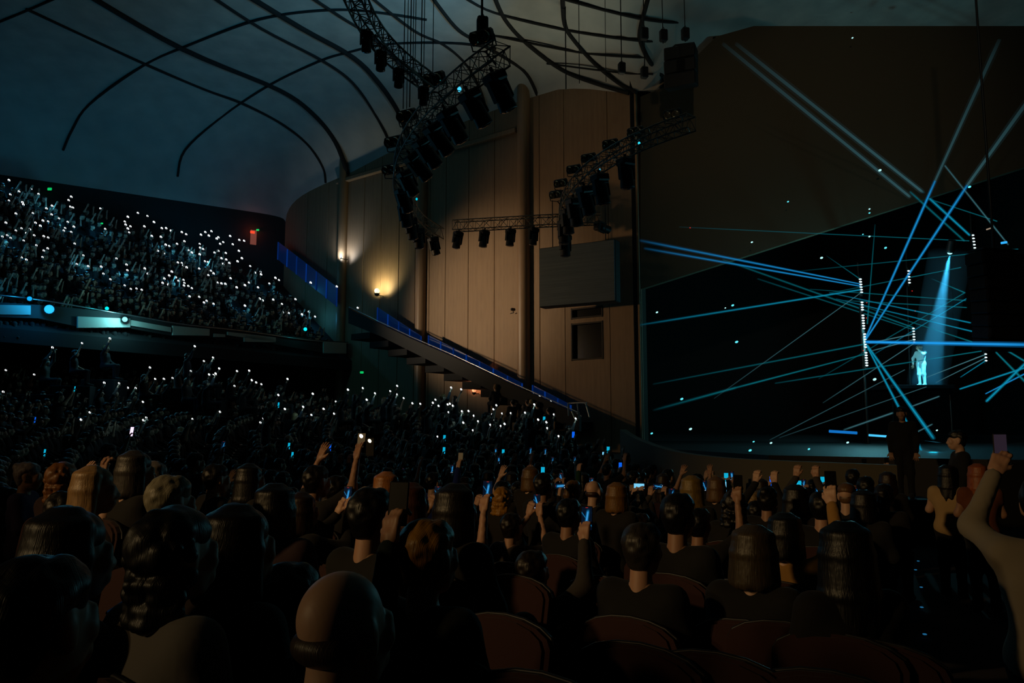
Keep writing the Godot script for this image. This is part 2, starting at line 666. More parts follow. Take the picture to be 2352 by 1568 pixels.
		for k in [1, 3]:
			var g := MB.new()
			g.box(wall_frame() * Transform3D(Basis(), Vector3((wa + wb) / 2, (ys[k] + ys[k + 1]) / 2, -0.17)), Vector3(wb - wa, ys[k + 1] - ys[k], 0.04))
			var win := struct("window_%d" % (2 if k == 1 else 1), g.mesh(), mat(Color(0.03, 0.035, 0.04), 0.15), "dark %s window in the timber side wall" % ("tall control room" if k == 1 else "shallow upper"))
			var fr := MB.new()
			for e in [-1, 1]:
				fr.box(wall_frame() * Transform3D(Basis(), Vector3((wa + wb) / 2 + e * (wb - wa) / 2, (ys[k] + ys[k + 1]) / 2, 0.0)), Vector3(0.07, ys[k + 1] - ys[k] + 0.1, 0.06), 0.01)
				fr.box(wall_frame() * Transform3D(Basis(), Vector3((wa + wb) / 2, (ys[k] + ys[k + 1]) / 2 + e * (ys[k + 1] - ys[k]) / 2, 0.0)), Vector3(wb - wa, 0.07, 0.06), 0.01)
			put("window_frame", fr.mesh(), mat(Color(0.16, 0.12, 0.08), 0.7), win)
	for q in [[787, 0.26], [970, 0.27], [1207, 0.3]]:
		var m := MB.new()
		var s := wall_s(q[0])
		m.lathe(wall_frame() * Transform3D(Basis(), Vector3(s, -1, 0.12)), [Vector2(q[1] + 0.1, 0), Vector2(q[1] + 0.1, 0.4), Vector2(q[1], 0.5), Vector2(q[1], 19)], 20)
		put("column", m.mesh(), textured(wood_tex, Vector3(0.5, 0.5, 0.5), 0.45), wall)
	var led := MB.new()
	var lg := wall_sy(1060, 338).y
	led.box(wall_frame() * Transform3D(Basis(), Vector3((wall_s(770) + wall_s(1190)) / 2, lg, 0.1)), Vector3(wall_s(1190) - wall_s(770), 0.22, 0.25), 0.03)
	put("ledge", led.mesh(), wood, wall)
	# rear wall under the end of the vault, and the walls behind the camera that close the room
	var r := MB.new()
	var rx := Transform3D(Basis(-rear_dir, Vector3.UP, rear_out), Vector3(wall_at.x, 0, wall_at.z))
	r.prism(rx, PackedVector2Array([Vector2(-56, -2), Vector2(1, -2), Vector2(1, 19), Vector2(-56, 19)]), 0.4)
	struct("wall_rear", r.mesh(), mat(Color(0.16, 0.16, 0.16), 0.9), "dark rear wall behind the balcony")
	var back := MB.new()
	back.box(Transform3D(Basis(), Vector3(-2, 9, 7)), Vector3(64, 24, 0.4))
	struct("wall_back", back.mesh(), dark, "dark wall behind the audience")
	var right := MB.new()
	right.box(Transform3D(Basis(), Vector3(27, 9, -20)), Vector3(0.4, 24, 56))
	struct("wall_stage_right", right.mesh(), dark, "dark wall past the stage")
	# proscenium header with the long slanting soffit edge, and the black stage house
	var q0 := Vector3(0, 0, -30)
	var poly := PackedVector2Array()
	for q in [[1471, 222], [1530, 198], [1740, -10], [1790, -60], [2560, -60], [2560, 318], [2240, 420], [1700, 592], [1471, 664]]:
		var p := hit(q[0], q[1], q0, Vector3.BACK)
		poly.append(Vector2(p.x, p.y))
	var h := MB.new()
	h.prism(Transform3D(Basis(), q0), poly, 0.5)
	struct("wall_proscenium", h.mesh(), mat(Color(0.36, 0.3, 0.22), 0.9), "dark brown proscenium header with slanting lower edge")
	var sh := MB.new()
	sh.box(Transform3D(Basis(), Vector3(15, 9, -46)), Vector3(26, 24, 0.4))
	sh.box(Transform3D(Basis(), Vector3(5.0, 9, -38)), Vector3(0.3, 24, 16))
	struct("wall_stage_house", sh.mesh(), black, "black rear and side of the stage house")
	# stage and the pale curved wall in front of it
	var st := MB.new()
	st.prism(Transform3D(Basis(Vector3.RIGHT, Vector3.FORWARD, Vector3.UP), Vector3(0, 0.9, 0)), PackedVector2Array([Vector2(5.2, 46), Vector2(5.2, 29), Vector2(4.6, 24), Vector2(6.2, 18.6), Vector2(10, 16.2), Vector2(16, 14.8), Vector2(26.8, 14.2), Vector2(26.8, 46)]), 2.4)
	struct("floor_stage", st.mesh(), mat(Color(0.05, 0.05, 0.055), 0.6), "black stage floor with curved front edge")
	var top := []
	for q in [[1424, 986, 21.0], [1450, 1003, 19.6], [1500, 1023, 17.6], [1560, 1039, 15.8], [1650, 1050, 14.3], [1750, 1056, 13.3], [1900, 1062, 12.6], [2060, 1068, 12.2]]:
		top.append(P(q[0], q[1], q[2]))
	top = smooth_path(top, 4)
	var pit := MB.new()
	for i in top.size() - 1:
		var a: Vector3 = top[i]
		var b: Vector3 = top[i + 1]
		var down := Vector3(0, -2.4, 0)
		var bk := Vector3(-(b - a).normalized().z, 0, (b - a).normalized().x) * -0.18
		if bk.z > 0:
			bk = -bk
		var mid := (a + b) / 2 + bk / 2 + down / 2
		pit.quad(a, b, b + down, a + down, mid)
		pit.quad(a + bk, b + bk, b + bk + down, a + bk + down, mid)
		pit.quad(a, b, b + bk, a + bk, mid)
	struct("wall_orchestra_pit", pit.mesh(), mat(Color(0.36, 0.34, 0.29), 0.8), "pale curved low wall round the orchestra pit before the stage")

func front_at(px: float, py: float) -> Vector3:
	var a := P(0, 978, 26.3)
	var d := P(795, 978, 40) - a
	return hit(px, py, a, Vector3(-d.z, 0, d.x).normalized())

var bal_at: Vector3
var bal_n: Vector3

func build_balcony() -> void:
	var f1 := P(0, 700, 26.3)
	var f2 := P(795, 800, 40)
	var bk := P(300, 470, 40)
	bal_at = f1
	bal_n = (f2 - f1).cross(bk - f1).normalized()
	if bal_n.y < 0:
		bal_n = -bal_n
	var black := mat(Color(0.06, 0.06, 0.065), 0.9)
	var sunk := Vector3(0, -0.75, 0)
	var l := front_at(-120, 688)
	var r := front_at(840, 800)
	var br := hit(760, 600, bal_at, bal_n)
	var bl := hit(-120, 340, bal_at, bal_n)
	var m := MB.new()
	var mid := (l + r + br + bl) / 4 + Vector3(0, -1.2, 0)
	var th := Vector3(0, -0.5, 0)
	var c := [l + sunk, r + sunk, br + sunk, bl + sunk]
	m.quad(c[0], c[1], c[2], c[3], mid)
	m.quad(c[0] + th, c[1] + th, c[2] + th, c[3] + th, mid)
	for i in 4:
		m.quad(c[i], c[(i + 1) % 4], c[(i + 1) % 4] + th, c[i] + th, mid)
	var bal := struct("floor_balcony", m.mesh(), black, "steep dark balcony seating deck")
	# parapet: a dark band with pale panels let into it
	var par := MB.new()
	var pts := [[-120, 688, 728], [0, 694, 728], [90, 700, 731], [180, 708, 750], [300, 722, 754], [400, 740, 772], [520, 752, 776], [640, 768, 792], [730, 780, 808], [800, 786, 814]]
	for i in pts.size() - 1:
		var a := front_at(pts[i][0], pts[i][1])
		var b := front_at(pts[i + 1][0], pts[i + 1][1])
		var a2 := front_at(pts[i][0], pts[i][2])
		var b2 := front_at(pts[i + 1][0], pts[i + 1][2])
		a2 = Vector3(a.x, a2.y, a.z)
		b2 = Vector3(b.x, b2.y, b.z)
		var back := Vector3(-0.25, 0, -0.12)
		var mm := (a + b2) / 2 + back / 2
		par.quad(a, b, b2, a2, mm)
		par.quad(a + back, b + back, b2 + back, a2 + back, mm)
		par.quad(a, b, b + back, a + back, mm)
		par.quad(a2, b2, b2 + back, a2 + back, mm)
	var parapet := put("parapet", par.mesh(), mat(Color(0.1, 0.1, 0.1), 0.8), bal)
	for q in [[-60, 70, 699, 702, 722, 723], [178, 298, 727, 732, 753, 752], [300, 392, 735, 752, 748, 763], [396, 480, 748, 756, 770, 771], [490, 516, 766, 768, 774, 774], [522, 632, 762, 775, 770, 786], [560, 632, 770, 776, 785, 786], [742, 794, 785, 788, 811, 812]]:
		var pm := MB.new()
		var off := Vector3(0.05, 0, 0.06)
		var a := front_at(q[0], q[2]) + off
		var b := front_at(q[1], q[3]) + off
		var a2 := front_at(q[0], q[4]) + off
		var b2 := front_at(q[1], q[5]) + off
		var back := Vector3(-0.06, 0, -0.03)
		var mm := (a + b2) / 2 + back
		pm.quad(a, b, b2, a2, mm)
		pm.quad(a, b, b + back, a + back, mm)
		pm.quad(a2, b2, b2 + back, a2 + back, mm)
		pm.quad(a, a2, a2 + back, a + back, mm)
		pm.quad(b, b2, b2 + back, b + back, mm)
		put("fascia_panel", pm.mesh(), mat(Color(0.62, 0.64, 0.6), 0.6), parapet)
	var rail := MB.new()
	var rp := []
	for q in [[-100, 668], [0, 678], [100, 690], [300, 724], [420, 745], [560, 760], [700, 780], [800, 788]]:
		rp.append(front_at(q[0], q[1] + 2) + Vector3(0.03, 0.03, 0.03))
	rail.tube(smooth_path(rp, 3), [0.03], 6)
	put("handrail", rail.mesh(), mat(Color(0.6, 0.62, 0.62), 0.3, 0.9), parapet)
	# stepped gallery that falls along the side wall from the balcony to the stage
	var off := 1.7
	var outline := PackedVector2Array()
	for q in [[800, 708], [870, 742], [943, 777], [1038, 818], [1171, 881], [1273, 927], [1330, 953], [1330, 990], [1188, 925], [1079, 874], [872, 771], [800, 742]]:
		outline.append(wall_sy(q[0], q[1], off))
	var g := MB.new()
	g.prism(wall_frame(off), outline, 0.18)
	var gal := struct("wall_gallery", g.mesh(), mat(Color(0.035, 0.035, 0.037), 0.8), "black parapet of the stepped gallery falling along the side wall")
	var deck := MB.new()
	for i in 12:
		var t0 := i / 12.0
		var a := wall_sy(lerpf(800, 1310, t0), lerpf(745, 972, t0), off)
		var b := wall_sy(lerpf(800, 1310, t0 + 1 / 12.0), lerpf(745, 972, t0 + 1 / 12.0), off)
		deck.box(wall_frame(off) * Transform3D(Basis(), Vector3((a.x + b.x) / 2, b.y - 0.1, -0.95)), Vector3(b.x - a.x, 0.3, 1.5))
	put("step_deck", deck.mesh(), black, gal)
	var gr := MB.new()
	var gp := []
	for q in [[800, 707], [870, 741], [943, 776], [1038, 817], [1171, 880], [1273, 926], [1330, 952]]:
		var s := wall_sy(q[0], q[1] - 1, off)
		gp.append(wall_frame(off) * Vector3(s.x, s.y + 0.04, -0.05))
	gr.tube(gp, [0.028], 6)
	put("handrail", gr.mesh(), mat(Color(0.75, 0.75, 0.78), 0.25, 0.9), gal)
	# glass balustrade, its blue light put in as emission, in lengths behind the gallery
	var n := 0
	for q in [[[640, 556], [775, 660], 26, 30], [[868, 706], [968, 772], 28, 18], [[985, 770], [1200, 880], 22, 18], [[1224, 884], [1312, 930], 26, 22]]:
		var a := wall_sy(q[0][0], q[0][1], 0.7)
		var b := wall_sy(q[1][0], q[1][1], 0.7)
		var ha: float = a.y - wall_sy(q[0][0], q[0][1] + q[2] + 14, 0.7).y
		var hb: float = b.y - wall_sy(q[1][0], q[1][1] + q[3] + 14, 0.7).y
		var bt := thing("glow_balustrade", ["blue lit glass balustrade highest on the gallery stairs by the rear corner", "blue lit glass balustrade just below the wall lamp", "long blue lit glass balustrade half way down the gallery stairs", "blue lit glass balustrade at the foot of the gallery stairs"][n], "balustrade", wall_frame(0.7) * Vector3(a.x, a.y - ha, 0))
		n += 1
		var gm := MB.new()
		gm.prism(wall_frame(0.7), PackedVector2Array([a, b, b - Vector2(0, hb), a - Vector2(0, ha)]), 0.03)
		var gmat := StandardMaterial3D.new()
		gmat.albedo_color = Color(0.05, 0.08, 0.15)
		gmat.roughness = 0.3
		gmat.emission_enabled = true
		gmat.emission = Color(0.04, 0.26, 0.6)
		gmat.emission_energy_multiplier = 0.09
		put("glass_panel", gm.mesh(), gmat, bt, bt.transform.inverse())
		var posts := int((b.x - a.x) / 0.9) + 2
		for i in posts:
			var t := float(i) / (posts - 1)
			var s := a.lerp(b, t)
			var pm := MB.new()
			pm.box(wall_frame(0.73) * Transform3D(Basis(), Vector3(s.x, s.y - lerpf(ha, hb, t) / 2, 0)), Vector3(0.05, lerpf(ha, hb, t), 0.05), 0.008)
			put("post_light", pm.mesh(), glow(Color(0.05, 0.32, 0.8), 0.16 + 0.12 * (i % 2)), bt, bt.transform.inverse())
	# lit doorway and exit lights at the back of the balcony
	var dr := MB.new()
	var dp := P(582, 545, 43)
	dr.box(Transform3D(Basis(-rear_dir, Vector3.UP, rear_out), Vector3(dp.x, dp.y, dp.z)), Vector3(0.34, 0.85, 0.06), 0.01)
	var door := struct("door_1", dr.mesh(), glow(Color(0.75, 0.42, 0.36), 0.3), "half open lit doorway at the top of the balcony")
	var ds := MB.new()
	var sp := P(580, 533, 42.9)
	ds.box(Transform3D(Basis(-rear_dir, Vector3.UP, rear_out), sp), Vector3(0.26, 0.16, 0.06), 0.02)
	tag(put("exit_light", ds.mesh(), glow(Color(1, 0.3, 0.18), 1.0)), "small orange lamp glowing over the balcony doorway", "lamp")
	omni(sp + rear_out * 0.3, Color(1, 0.4, 0.2), 0.15, 0.1)
	var lab := ["small green exit lamp high behind the balcony crowd", "small green exit lamp beside the lit balcony doorway", "small green exit lamp low on the wall under the balcony", "small green lamp among the balcony phones"]
	var k := 0
	for q in [[114, 434, 37.0, 0.09], [592, 528, 43.0, 0.07], [831, 855, 36.0, 0.07], [234, 513, 36.0, 0.05]]:
		var em := MB.new()
		em.box(Transform3D(Basis(), Vector3.ZERO), Vector3(q[3] * 2.4, q[3] * 1.5, 0.05), 0.02)
		tag(put("exit_light", em.mesh(), glow(Color(0.05, 0.8, 0.4), 0.9), null, Transform3D(Basis(), P(q[0], q[1], q[2]))), lab[k], "lamp")
		k += 1
	# lamps along the balcony front
	k = 0
	for q in [[105, 712, 0.16, Color(0.15, 0.7, 1.0), "cyan spot lamp clamped on the balcony front between two fascia panels"], [237, 710, 0.07, Color(0.0, 0.9, 0.95), "round cyan indicator lamp standing above the pale fascia panel"], [278, 735, 0.1, Color(0.55, 0.95, 1.0), "white and cyan lamp glowing at the end of the pale fascia panel"], [692, 757, 0.09, Color(0.05, 0.85, 0.9), "round cyan indicator lamp alone above the far balcony front"], [60, 688, 0.08, Color(0.05, 0.6, 0.9), "slanting cyan lamp on the rail of the balcony front"]]:
		var at := front_at(q[0], q[1]) + Vector3(0.25, 0, 0.2)
		var la := thing("balcony_lamp", q[4], "lamp", at, look(Vector3(-0.5, 0, -1)))
		var bm := MB.new()
		bm.lathe(Transform3D(Basis(Vector3.RIGHT, PI / 2), Vector3.ZERO), [Vector2(0.01, -0.2), Vector2(q[2] * 1.1, -0.16), Vector2(q[2] * 1.2, 0.0)], 14)
		put("lamp_body", bm.mesh(), mat(Color(0.04, 0.04, 0.04), 0.5), la)
		var lm := MB.new()
		lm.ball(Vector3(0, 0, 0.02), Vector3(q[2], q[2], 0.05), 6, 12)
		put("lens_light", lm.mesh(), glow(q[3], 1.3), la)
		omni(at + Vector3(0.15, 0.0, 0.3), q[3], [0.8, 0.2, 1.5, 0.15, 0.5][k], 0.1)
		k += 1

func build_lights() -> void:
	# added unseen vault spots: teal by the gleaming truss, olive by the level truss,
	# wash and added broad fill from the balcony front over the side wall
	spot(P(1602, 205, 18.2), P(740, 0, 31), Color(0.24, 0.78, 1.0), 92.0, 20, 1.0, 0.3)
	spot(P(1345, 470, 28.5), P(1090, -20, 26), Color(1.0, 0.98, 0.84), 13.0, 64, 1.0, 0.3)
	var front := front_at(278, 735) + Vector3(0.6, 0.2, 0.8)
	spot(front, wall_frame(0) * Vector3(wall_sy(1090, 700).x, wall_sy(1090, 700).y, 0), Color(1.0, 0.9, 0.76), 120.0, 20.0, 1.0, 0.3)
	spot(front + Vector3(0.3, 0, 0.3), wall_frame(0) * Vector3(wall_sy(1360, 610).x, wall_sy(1360, 610).y, 0), Color(1.0, 0.8, 0.55), 46.0, 30.0, 1.0, 0.3)
	# house light behind the camera, on the left
	spot(Vector3(-15, 7.5, 3.5), Vector3(5.5, 0.4, -10.5), Color(1.0, 0.82, 0.56), 75.0, 15.5, 1.0, 0.3)
	spot(Vector3(1, 12, 5), P(1900, 380, 30), Color(1.0, 0.95, 0.82), 60.0, 16.0, 1.0, 0.3)  # added unseen fill, high and dim, lifts the proscenium header
	spot(Vector3(-7.5, 3.3, 0.6), Vector3(-0.3, 1.1, -2.3), Color(1.0, 0.86, 0.62), 4.0, 14.0, 0.8, 0.2)  # added unseen fill that lights the nearest heads from the left
	omni(P(1992, 782, 29.4), Color(0.5, 0.9, 0.95), 12.0, 0.1)  # added fill at the laser tower, lifts the black of the stage

# ---------------------------------------------------------------- rigging, lamps, stage
func truss(called: String, label: String, pts: Array, size: float, group := "") -> Node3D:
	var t := thing(called, label, "truss", Vector3.ZERO, 0.0, group)
	var alu := mat(Color(0.36, 0.36, 0.34), 0.4, 0.75)
	var lanes := [[], [], [], []]
	for i in pts.size():
		var d: Vector3 = (pts[mini(i + 1, pts.size() - 1)] - pts[maxi(i - 1, 0)]).normalized()
		var side := d.cross(Vector3.UP).normalized() * size / 2
		var up := side.cross(d).normalized() * size / 2
		lanes[0].append(pts[i] + side + up)
		lanes[1].append(pts[i] - side + up)
		lanes[2].append(pts[i] - side - up)
		lanes[3].append(pts[i] + side - up)
	for k in 4:
		var m := MB.new()
		m.tube(lanes[k], [0.022], 6)
		put("chord", m.mesh(), alu, t)
	var lat := MB.new()
	for i in pts.size() - 1:
		for k in 4:
			var a: Vector3 = lanes[k][i]
			var b: Vector3 = lanes[(k + 1) % 4][i + 1]
			if i % 2:
				a = lanes[(k + 1) % 4][i]
				b = lanes[k][i + 1]
			lat.tube([a, b], [0.011], 4)
			lat.tube([lanes[k][i], lanes[(k + 1) % 4][i]], [0.009], 4)
	put("lattice", lat.mesh(), alu, t)
	return t

func path_px(q: Array, height: float, n: int) -> Array:
	var pts := []
	for i in range(0, q.size(), 2):
		pts.append(hit(q[i], q[i + 1], Vector3(0, EYE.y + height, 0), Vector3.UP))
	var sm := smooth_path(pts, 8)
	var out := []
	for i in n + 1:
		var f := float(i) / n * (sm.size() - 1)
		var j := mini(int(f), sm.size() - 2)
		out.append(sm[j].lerp(sm[j + 1], f - j))
	return out

func moving_head() -> Node3D:
	var t := thing("moving_head_lamp", "", "stage lamp")
	var body := mat(Color(0.035, 0.035, 0.04), 0.5)
	var b := MB.new()
	b.box(Transform3D(Basis(), Vector3(0, -0.12, 0)), Vector3(0.34, 0.16, 0.28), 0.03)
	b.tube([Vector3(0, 0.05, 0), Vector3(0, -0.06, 0)], [0.03], 8)
	put("base", b.mesh(), body, t)
	var y := MB.new()
	y.box(Transform3D(Basis(), Vector3(-0.17, -0.33, 0)), Vector3(0.05, 0.34, 0.12), 0.015)
	y.box(Transform3D(Basis(), Vector3(0.17, -0.33, 0)), Vector3(0.05, 0.34, 0.12), 0.015)
	y.box(Transform3D(Basis(), Vector3(0, -0.215, 0)), Vector3(0.36, 0.04, 0.14), 0.01)
	put("yoke", y.mesh(), body, t)
	var h := MB.new()
	h.lathe(Transform3D(Basis(), Vector3(0, -0.42, 0)), [Vector2(0.0, 0.2), Vector2(0.09, 0.19), Vector2(0.13, 0.12), Vector2(0.14, -0.06), Vector2(0.15, -0.24), Vector2(0.135, -0.25)], 16)
	put("head", h.mesh(), body, t)
	var l := MB.new()
	l.lathe(Transform3D(Basis(), Vector3(0, -0.42, 0)), [Vector2(0.135, -0.245), Vector2(0.08, -0.27), Vector2(0.0, -0.28)], 16)
	put("lens", l.mesh(), mat(Color(0.2, 0.22, 0.25), 0.05, 0.4), t)
	return t

func blinder() -> Node3D:
	var t := thing("blinder_lamp", "", "stage lamp")
	var b := MB.new()
	b.box(Transform3D(Basis(), Vector3.ZERO), Vector3(0.36, 0.2, 0.16), 0.03)
	put("housing", b.mesh(), mat(Color(0.035, 0.035, 0.04), 0.5), t)
	for s in [-1, 1]:
		var l := MB.new()
		l.lathe(Transform3D(Basis(Vector3.RIGHT, -PI / 2), Vector3(s * 0.085, 0, 0.08)), [Vector2(0.07, 0.0), Vector2(0.08, -0.03), Vector2(0.085, 0.0), Vector2(0.06, -0.015), Vector2(0.0, -0.03)], 12)
		put("reflector", l.mesh(), mat(Color(0.8, 0.75, 0.65), 0.2, 0.85), t)
	var y := MB.new()
	y.tube([Vector3(-0.2, 0, 0), Vector3(-0.2, -0.16, 0), Vector3(0, -0.2, 0), Vector3(0.2, -0.16, 0), Vector3(0.2, 0, 0)], [0.012], 6)
	y.tube([Vector3(0, -0.2, 0), Vector3(0.12, -0.42, 0)], [0.014], 6)
	put("yoke", y.mesh(), mat(Color(0.06, 0.06, 0.06), 0.5), t)
	return t

func build_rig() -> void:
	var h := 7.5
	var arc1 := path_px([1152, 122, 1075, 178, 1005, 240, 958, 298, 930, 350, 920, 410, 932, 462, 958, 505, 1008, 538], h, 34)
	truss("curved_truss", "curved lighting truss bending away below the vault, thick with dark lamps", arc1, 0.42)
	var arc0 := path_px([805, -30, 850, 62, 905, 128, 985, 190], h, 14)
	truss("curved_truss", "short dark curved truss entering at the top edge before the hoist cables", arc0, 0.3)
	var arc2 := path_px([1588, 280, 1500, 312, 1420, 350, 1350, 398, 1310, 446, 1296, 490, 1300, 540], h, 30)
	truss("curved_truss", "curved lighting truss with gleaming chords before the proscenium", arc2, 0.36)
	var bar := path_px([1042, 519, 1150, 513, 1260, 507, 1380, 502], 8.15, 18)
	truss("straight_truss", "straight lighting truss hung level across the brown wall", bar, 0.4)
	var head := moving_head()
	var first := true
	var count := {}
	# tilt of each lamp in degrees, and where along its truss it hangs
	for q in [[arc1, 1.5, 30, 1.3], [arc1, 4.5, 35, 1.3], [arc1, 7.5, 35, 1.3], [arc1, 10.0, 40, 1.3], [arc1, 12.5, 40, 1.3], [arc1, 15.5, 45, 1.3], [arc1, 18.5, 30, 1.2], [arc1, 21.5, 20, 1.2], [arc1, 24.5, 10, 1.2], [arc1, 27.5, 10, 1.2], [arc1, 30.0, 5, 1.2], [arc1, 32.5, 15, 1.1],
			[arc0, 4.0, 0, 0.62], [arc0, 7.0, 0, 0.62], [arc0, 10.0, 0, 0.62], [arc0, 13.0, 0, 0.62],
			[bar, 1.0, -10, 1.1], [bar, 4.2, -8, 1.1], [bar, 7.3, -5, 1.1], [bar, 10.2, -5, 1.1], [bar, 13.5, 0, 1.1], [bar, 17.0, 80, 1.1],
			[arc2, 9.0, 5, 1.3], [arc2, 13.0, 10, 1.4], [arc2, 16.0, 15, 1.4], [arc2, 19.0, 10, 1.4], [arc2, 22.0, 5, 1.3], [arc2, 25.0, 0, 1.3], [arc2, 28.0, 0, 1.3]]:
		var a: Array = q[0]
		var i := int(q[1])
		var at: Vector3 = a[i].lerp(a[i + 1], q[1] - i) + Vector3(0, -0.17 if a == arc0 else -0.22, 0)
		var x := Transform3D(Basis(Vector3.UP, 0.6) * Basis(Vector3.BACK, deg_to_rad(q[2])) * Basis().scaled(Vector3.ONE * q[3]), at)
		var lab: String = "black moving head lamp slung under the large curved truss" if a == arc1 else ("black moving head lamp under the short truss at the top edge" if a == arc0 else ("black moving head lamp hanging from the straight truss" if a == bar else "black moving head lamp under the gleaming truss by the proscenium"))
		var g: String = "moving heads of the large curved truss" if a == arc1 else ("moving heads of the short truss" if a == arc0 else ("moving heads of the straight truss" if a == bar else "moving heads of the truss before the proscenium"))
		var nth: int = count.get(g, 0)
		count[g] = nth + 1
		lab += [", %s from its upper end", ", %s from the edge", ", %s from its balcony end", ", %s from its upper end"][0 if a == arc1 else (1 if a == arc0 else (2 if a == bar else 3))] % ORDINAL[nth]
		if first:
			head.transform = x
			tag(head, lab, "stage lamp", g)
			first = false
		else:
			again(head, lab, x, g)
	# twin blinders on the outer side of both arcs
	var bl := blinder()
	first = true
	for q in [[1107, 85, 15.8, 0], [998, 182, 17.0, 0], [935, 265, 19.0, 0], [905, 325, 20.8, 0], [898, 388, 22.4, 0],
			[1545, 262, 19.2, 1], [1460, 302, 20.4, 1], [1402, 330, 21.4, 1], [1352, 362, 22.4, 1], [1318, 388, 23.2, 1], [1288, 420, 24.4, 1], [1277, 446, 25.4, 1]]:
		var x := Transform3D(Basis(Vector3.UP, -0.5) * Basis(Vector3.RIGHT, 0.5) * Basis().scaled(Vector3.ONE * (1.5 if q[3] == 0 else 1.25)), P(q[0], q[1], q[2]))
		var lab: String = "black twin blinder lamp outside the large curved truss" if q[3] == 0 else "twin blinder lamp with pale reflectors along the gleaming truss"
		var g: String = "blinders of the large curved truss" if q[3] == 0 else "blinders of the gleaming curved truss"
		var nth: int = count.get(g, 0)
		count[g] = nth + 1
		lab += ", %s from its upper end" % ORDINAL[nth]
		if first:
			bl.transform = x
			tag(bl, lab, "stage lamp", g)
			first = false
		else:
			again(bl, lab, x, g)
	# small status lights glowing on the rig
	for q in [[1055, 205, 17.0, 0.05, Color(0.3, 0.85, 1.0), "cyan glint on a lamp in the middle of the large truss"], [940, 357, 21.4, 0.04, Color(0.0, 0.9, 0.85), "green blue status light where the large truss turns"], [957, 457, 25.2, 0.035, Color(0.0, 0.8, 0.9), "small cyan status light low on the large truss"], [1468, 329, 20.0, 0.035, Color(0.2, 0.9, 1.0), "cyan status light on the gleaming truss before the proscenium"], [1378, 390, 21.8, 0.03, Color(0.3, 0.8, 1.0), "cyan status light under the gleaming truss near its bend"]]:
		var m := MB.new()
		m.ball(Vector3.ZERO, Vector3(q[3], q[3] * 1.3, q[3]), 5, 8)
		tag(put("status_light", m.mesh(), glow(q[4], 1.0), null, Transform3D(Basis(), P(q[0], q[1], q[2]))), q[5], "indicator light")
	# hoist cables and chain motors
	var steel := mat(Color(0.05, 0.05, 0.05), 0.6)
	for q in [[926, 250, 17.5, 0.012], [934, 250, 17.6, 0.01], [941, 246, 17.0, 0.014], [948, 180, 16.8, 0.01], [953, 180, 16.9, 0.01], [967, 186, 17.0, 0.014], [973, 186, 17.2, 0.01], [994, 170, 17.0, 0.01], [1107, 78, 15.9, 0.03], [1300, 205, 28, 0.025], [1331, 192, 26, 0.015], [1428, 166, 26, 0.02], [1481, 166, 26, 0.02], [1523, 100, 24, 0.015], [1574, 96, 24, 0.015], [1392, 188, 26, 0.012]]:
		var a := P(q[0], q[1], q[2])
		var m := MB.new()
		m.tube([a, Vector3(a.x, ceil_y(a), a.z)], [q[3]], 6)
		tag(put("hoist_cable", m.mesh(), steel), "thin dark hoist cable running straight up to the vault", "cable", "hoist cables under the vault")
	var k := 0
	for q in [[1108, 60, 15.9], [1428, 157, 25.5], [1480, 167, 25.5], [1524, 82, 24], [1574, 78, 24], [1480, 78, 24]]:
		var mo := thing("hung_speaker", ["dark chain motor on the cable over the end of the large truss", "small dark speaker hung lowest of the five below the vault", "small dark speaker hung just above the proscenium corner", "small dark speaker hung alone under the dark ribs", "small dark speaker hung closest to the slanting proscenium edge", "small dark speaker hung behind the curved thick rib"][k], "speaker" if k else "motor", P(q[0], q[1], q[2]), 0.2)
		var b := MB.new()
		b.box(Transform3D(), Vector3(0.24, 0.4, 0.22), 0.03)
		put("cabinet", b.mesh(), mat(Color(0.04, 0.04, 0.04), 0.7), mo)
		var ey := MB.new()
		ey.tube([Vector3(-0.06, 0.2, 0), Vector3(0, 0.3, 0), Vector3(0.06, 0.2, 0)], [0.012], 6)
		put("bracket", ey.mesh(), steel, mo)
		k += 1
	# dark speaker cluster at the end of the gleaming truss
	var cl := thing("speaker_cluster", "dark hung speaker cluster in the corner of vault and proscenium", "speaker", P(1565, 160, 27.0), -0.4)
	for i in 3:
		var b := MB.new()
		b.box(Transform3D(Basis(Vector3.RIGHT, 0.12 * i), Vector3(0, 0.55 - i * 0.52, 0.06 * i)), Vector3(1.15, 0.5, 0.7), 0.04)
		put("cabinet", b.mesh(), mat(Color(0.03, 0.03, 0.03), 0.7), cl)
	var fly := MB.new()
	fly.tube([Vector3(-0.5, 0.8, 0), Vector3(-0.2, 1.0, 0), Vector3(0.5, 0.95, 0), Vector3(0.5, 0.8, 0)], [0.03], 6)
	put("fly_frame", fly.mesh(), steel, cl)
	# big hung screen, dark
	var a := P(1238, 570, 30.4)
	var b := P(1413, 548, 28.8)
	var a2 := P(1240, 706, 30.4)
	var mid := (a + P(1413, 691, 28.8)) / 2
	var right := (b - a)
	var ex := right.normalized()
	var ey2 := (a - a2).normalized()
	var ez := ex.cross(ey2).normalized()
	ey2 = ez.cross(ex)
	var sc := thing("video_screen", "large dark switched off video screen hung before the brown wall", "screen")
	var sm := MB.new()
	sm.box(Transform3D(Basis(ex, ey2, ez), mid - ez * 0.3), Vector3(right.length(), (a - a2).length(), 0.5), 0.03)
	put("housing", sm.mesh(), mat(Color(0.06, 0.06, 0.06), 0.7), sc)
	var face := MB.new()
	face.box(Transform3D(Basis(ex, ey2, ez), mid - ez * 0.03), Vector3(right.length() - 0.06, (a - a2).length() - 0.06, 0.05), 0.01)
	put("screen_panel", face.mesh(), textured(noise_tex(0.05, Vector2(0.1, 2.0), Color(0.3, 0.35, 0.37), Color(0.36, 0.41, 0.43), 12), Vector3(0.5, 0.5, 0.5), 0.6), sc)
	var hang := MB.new()
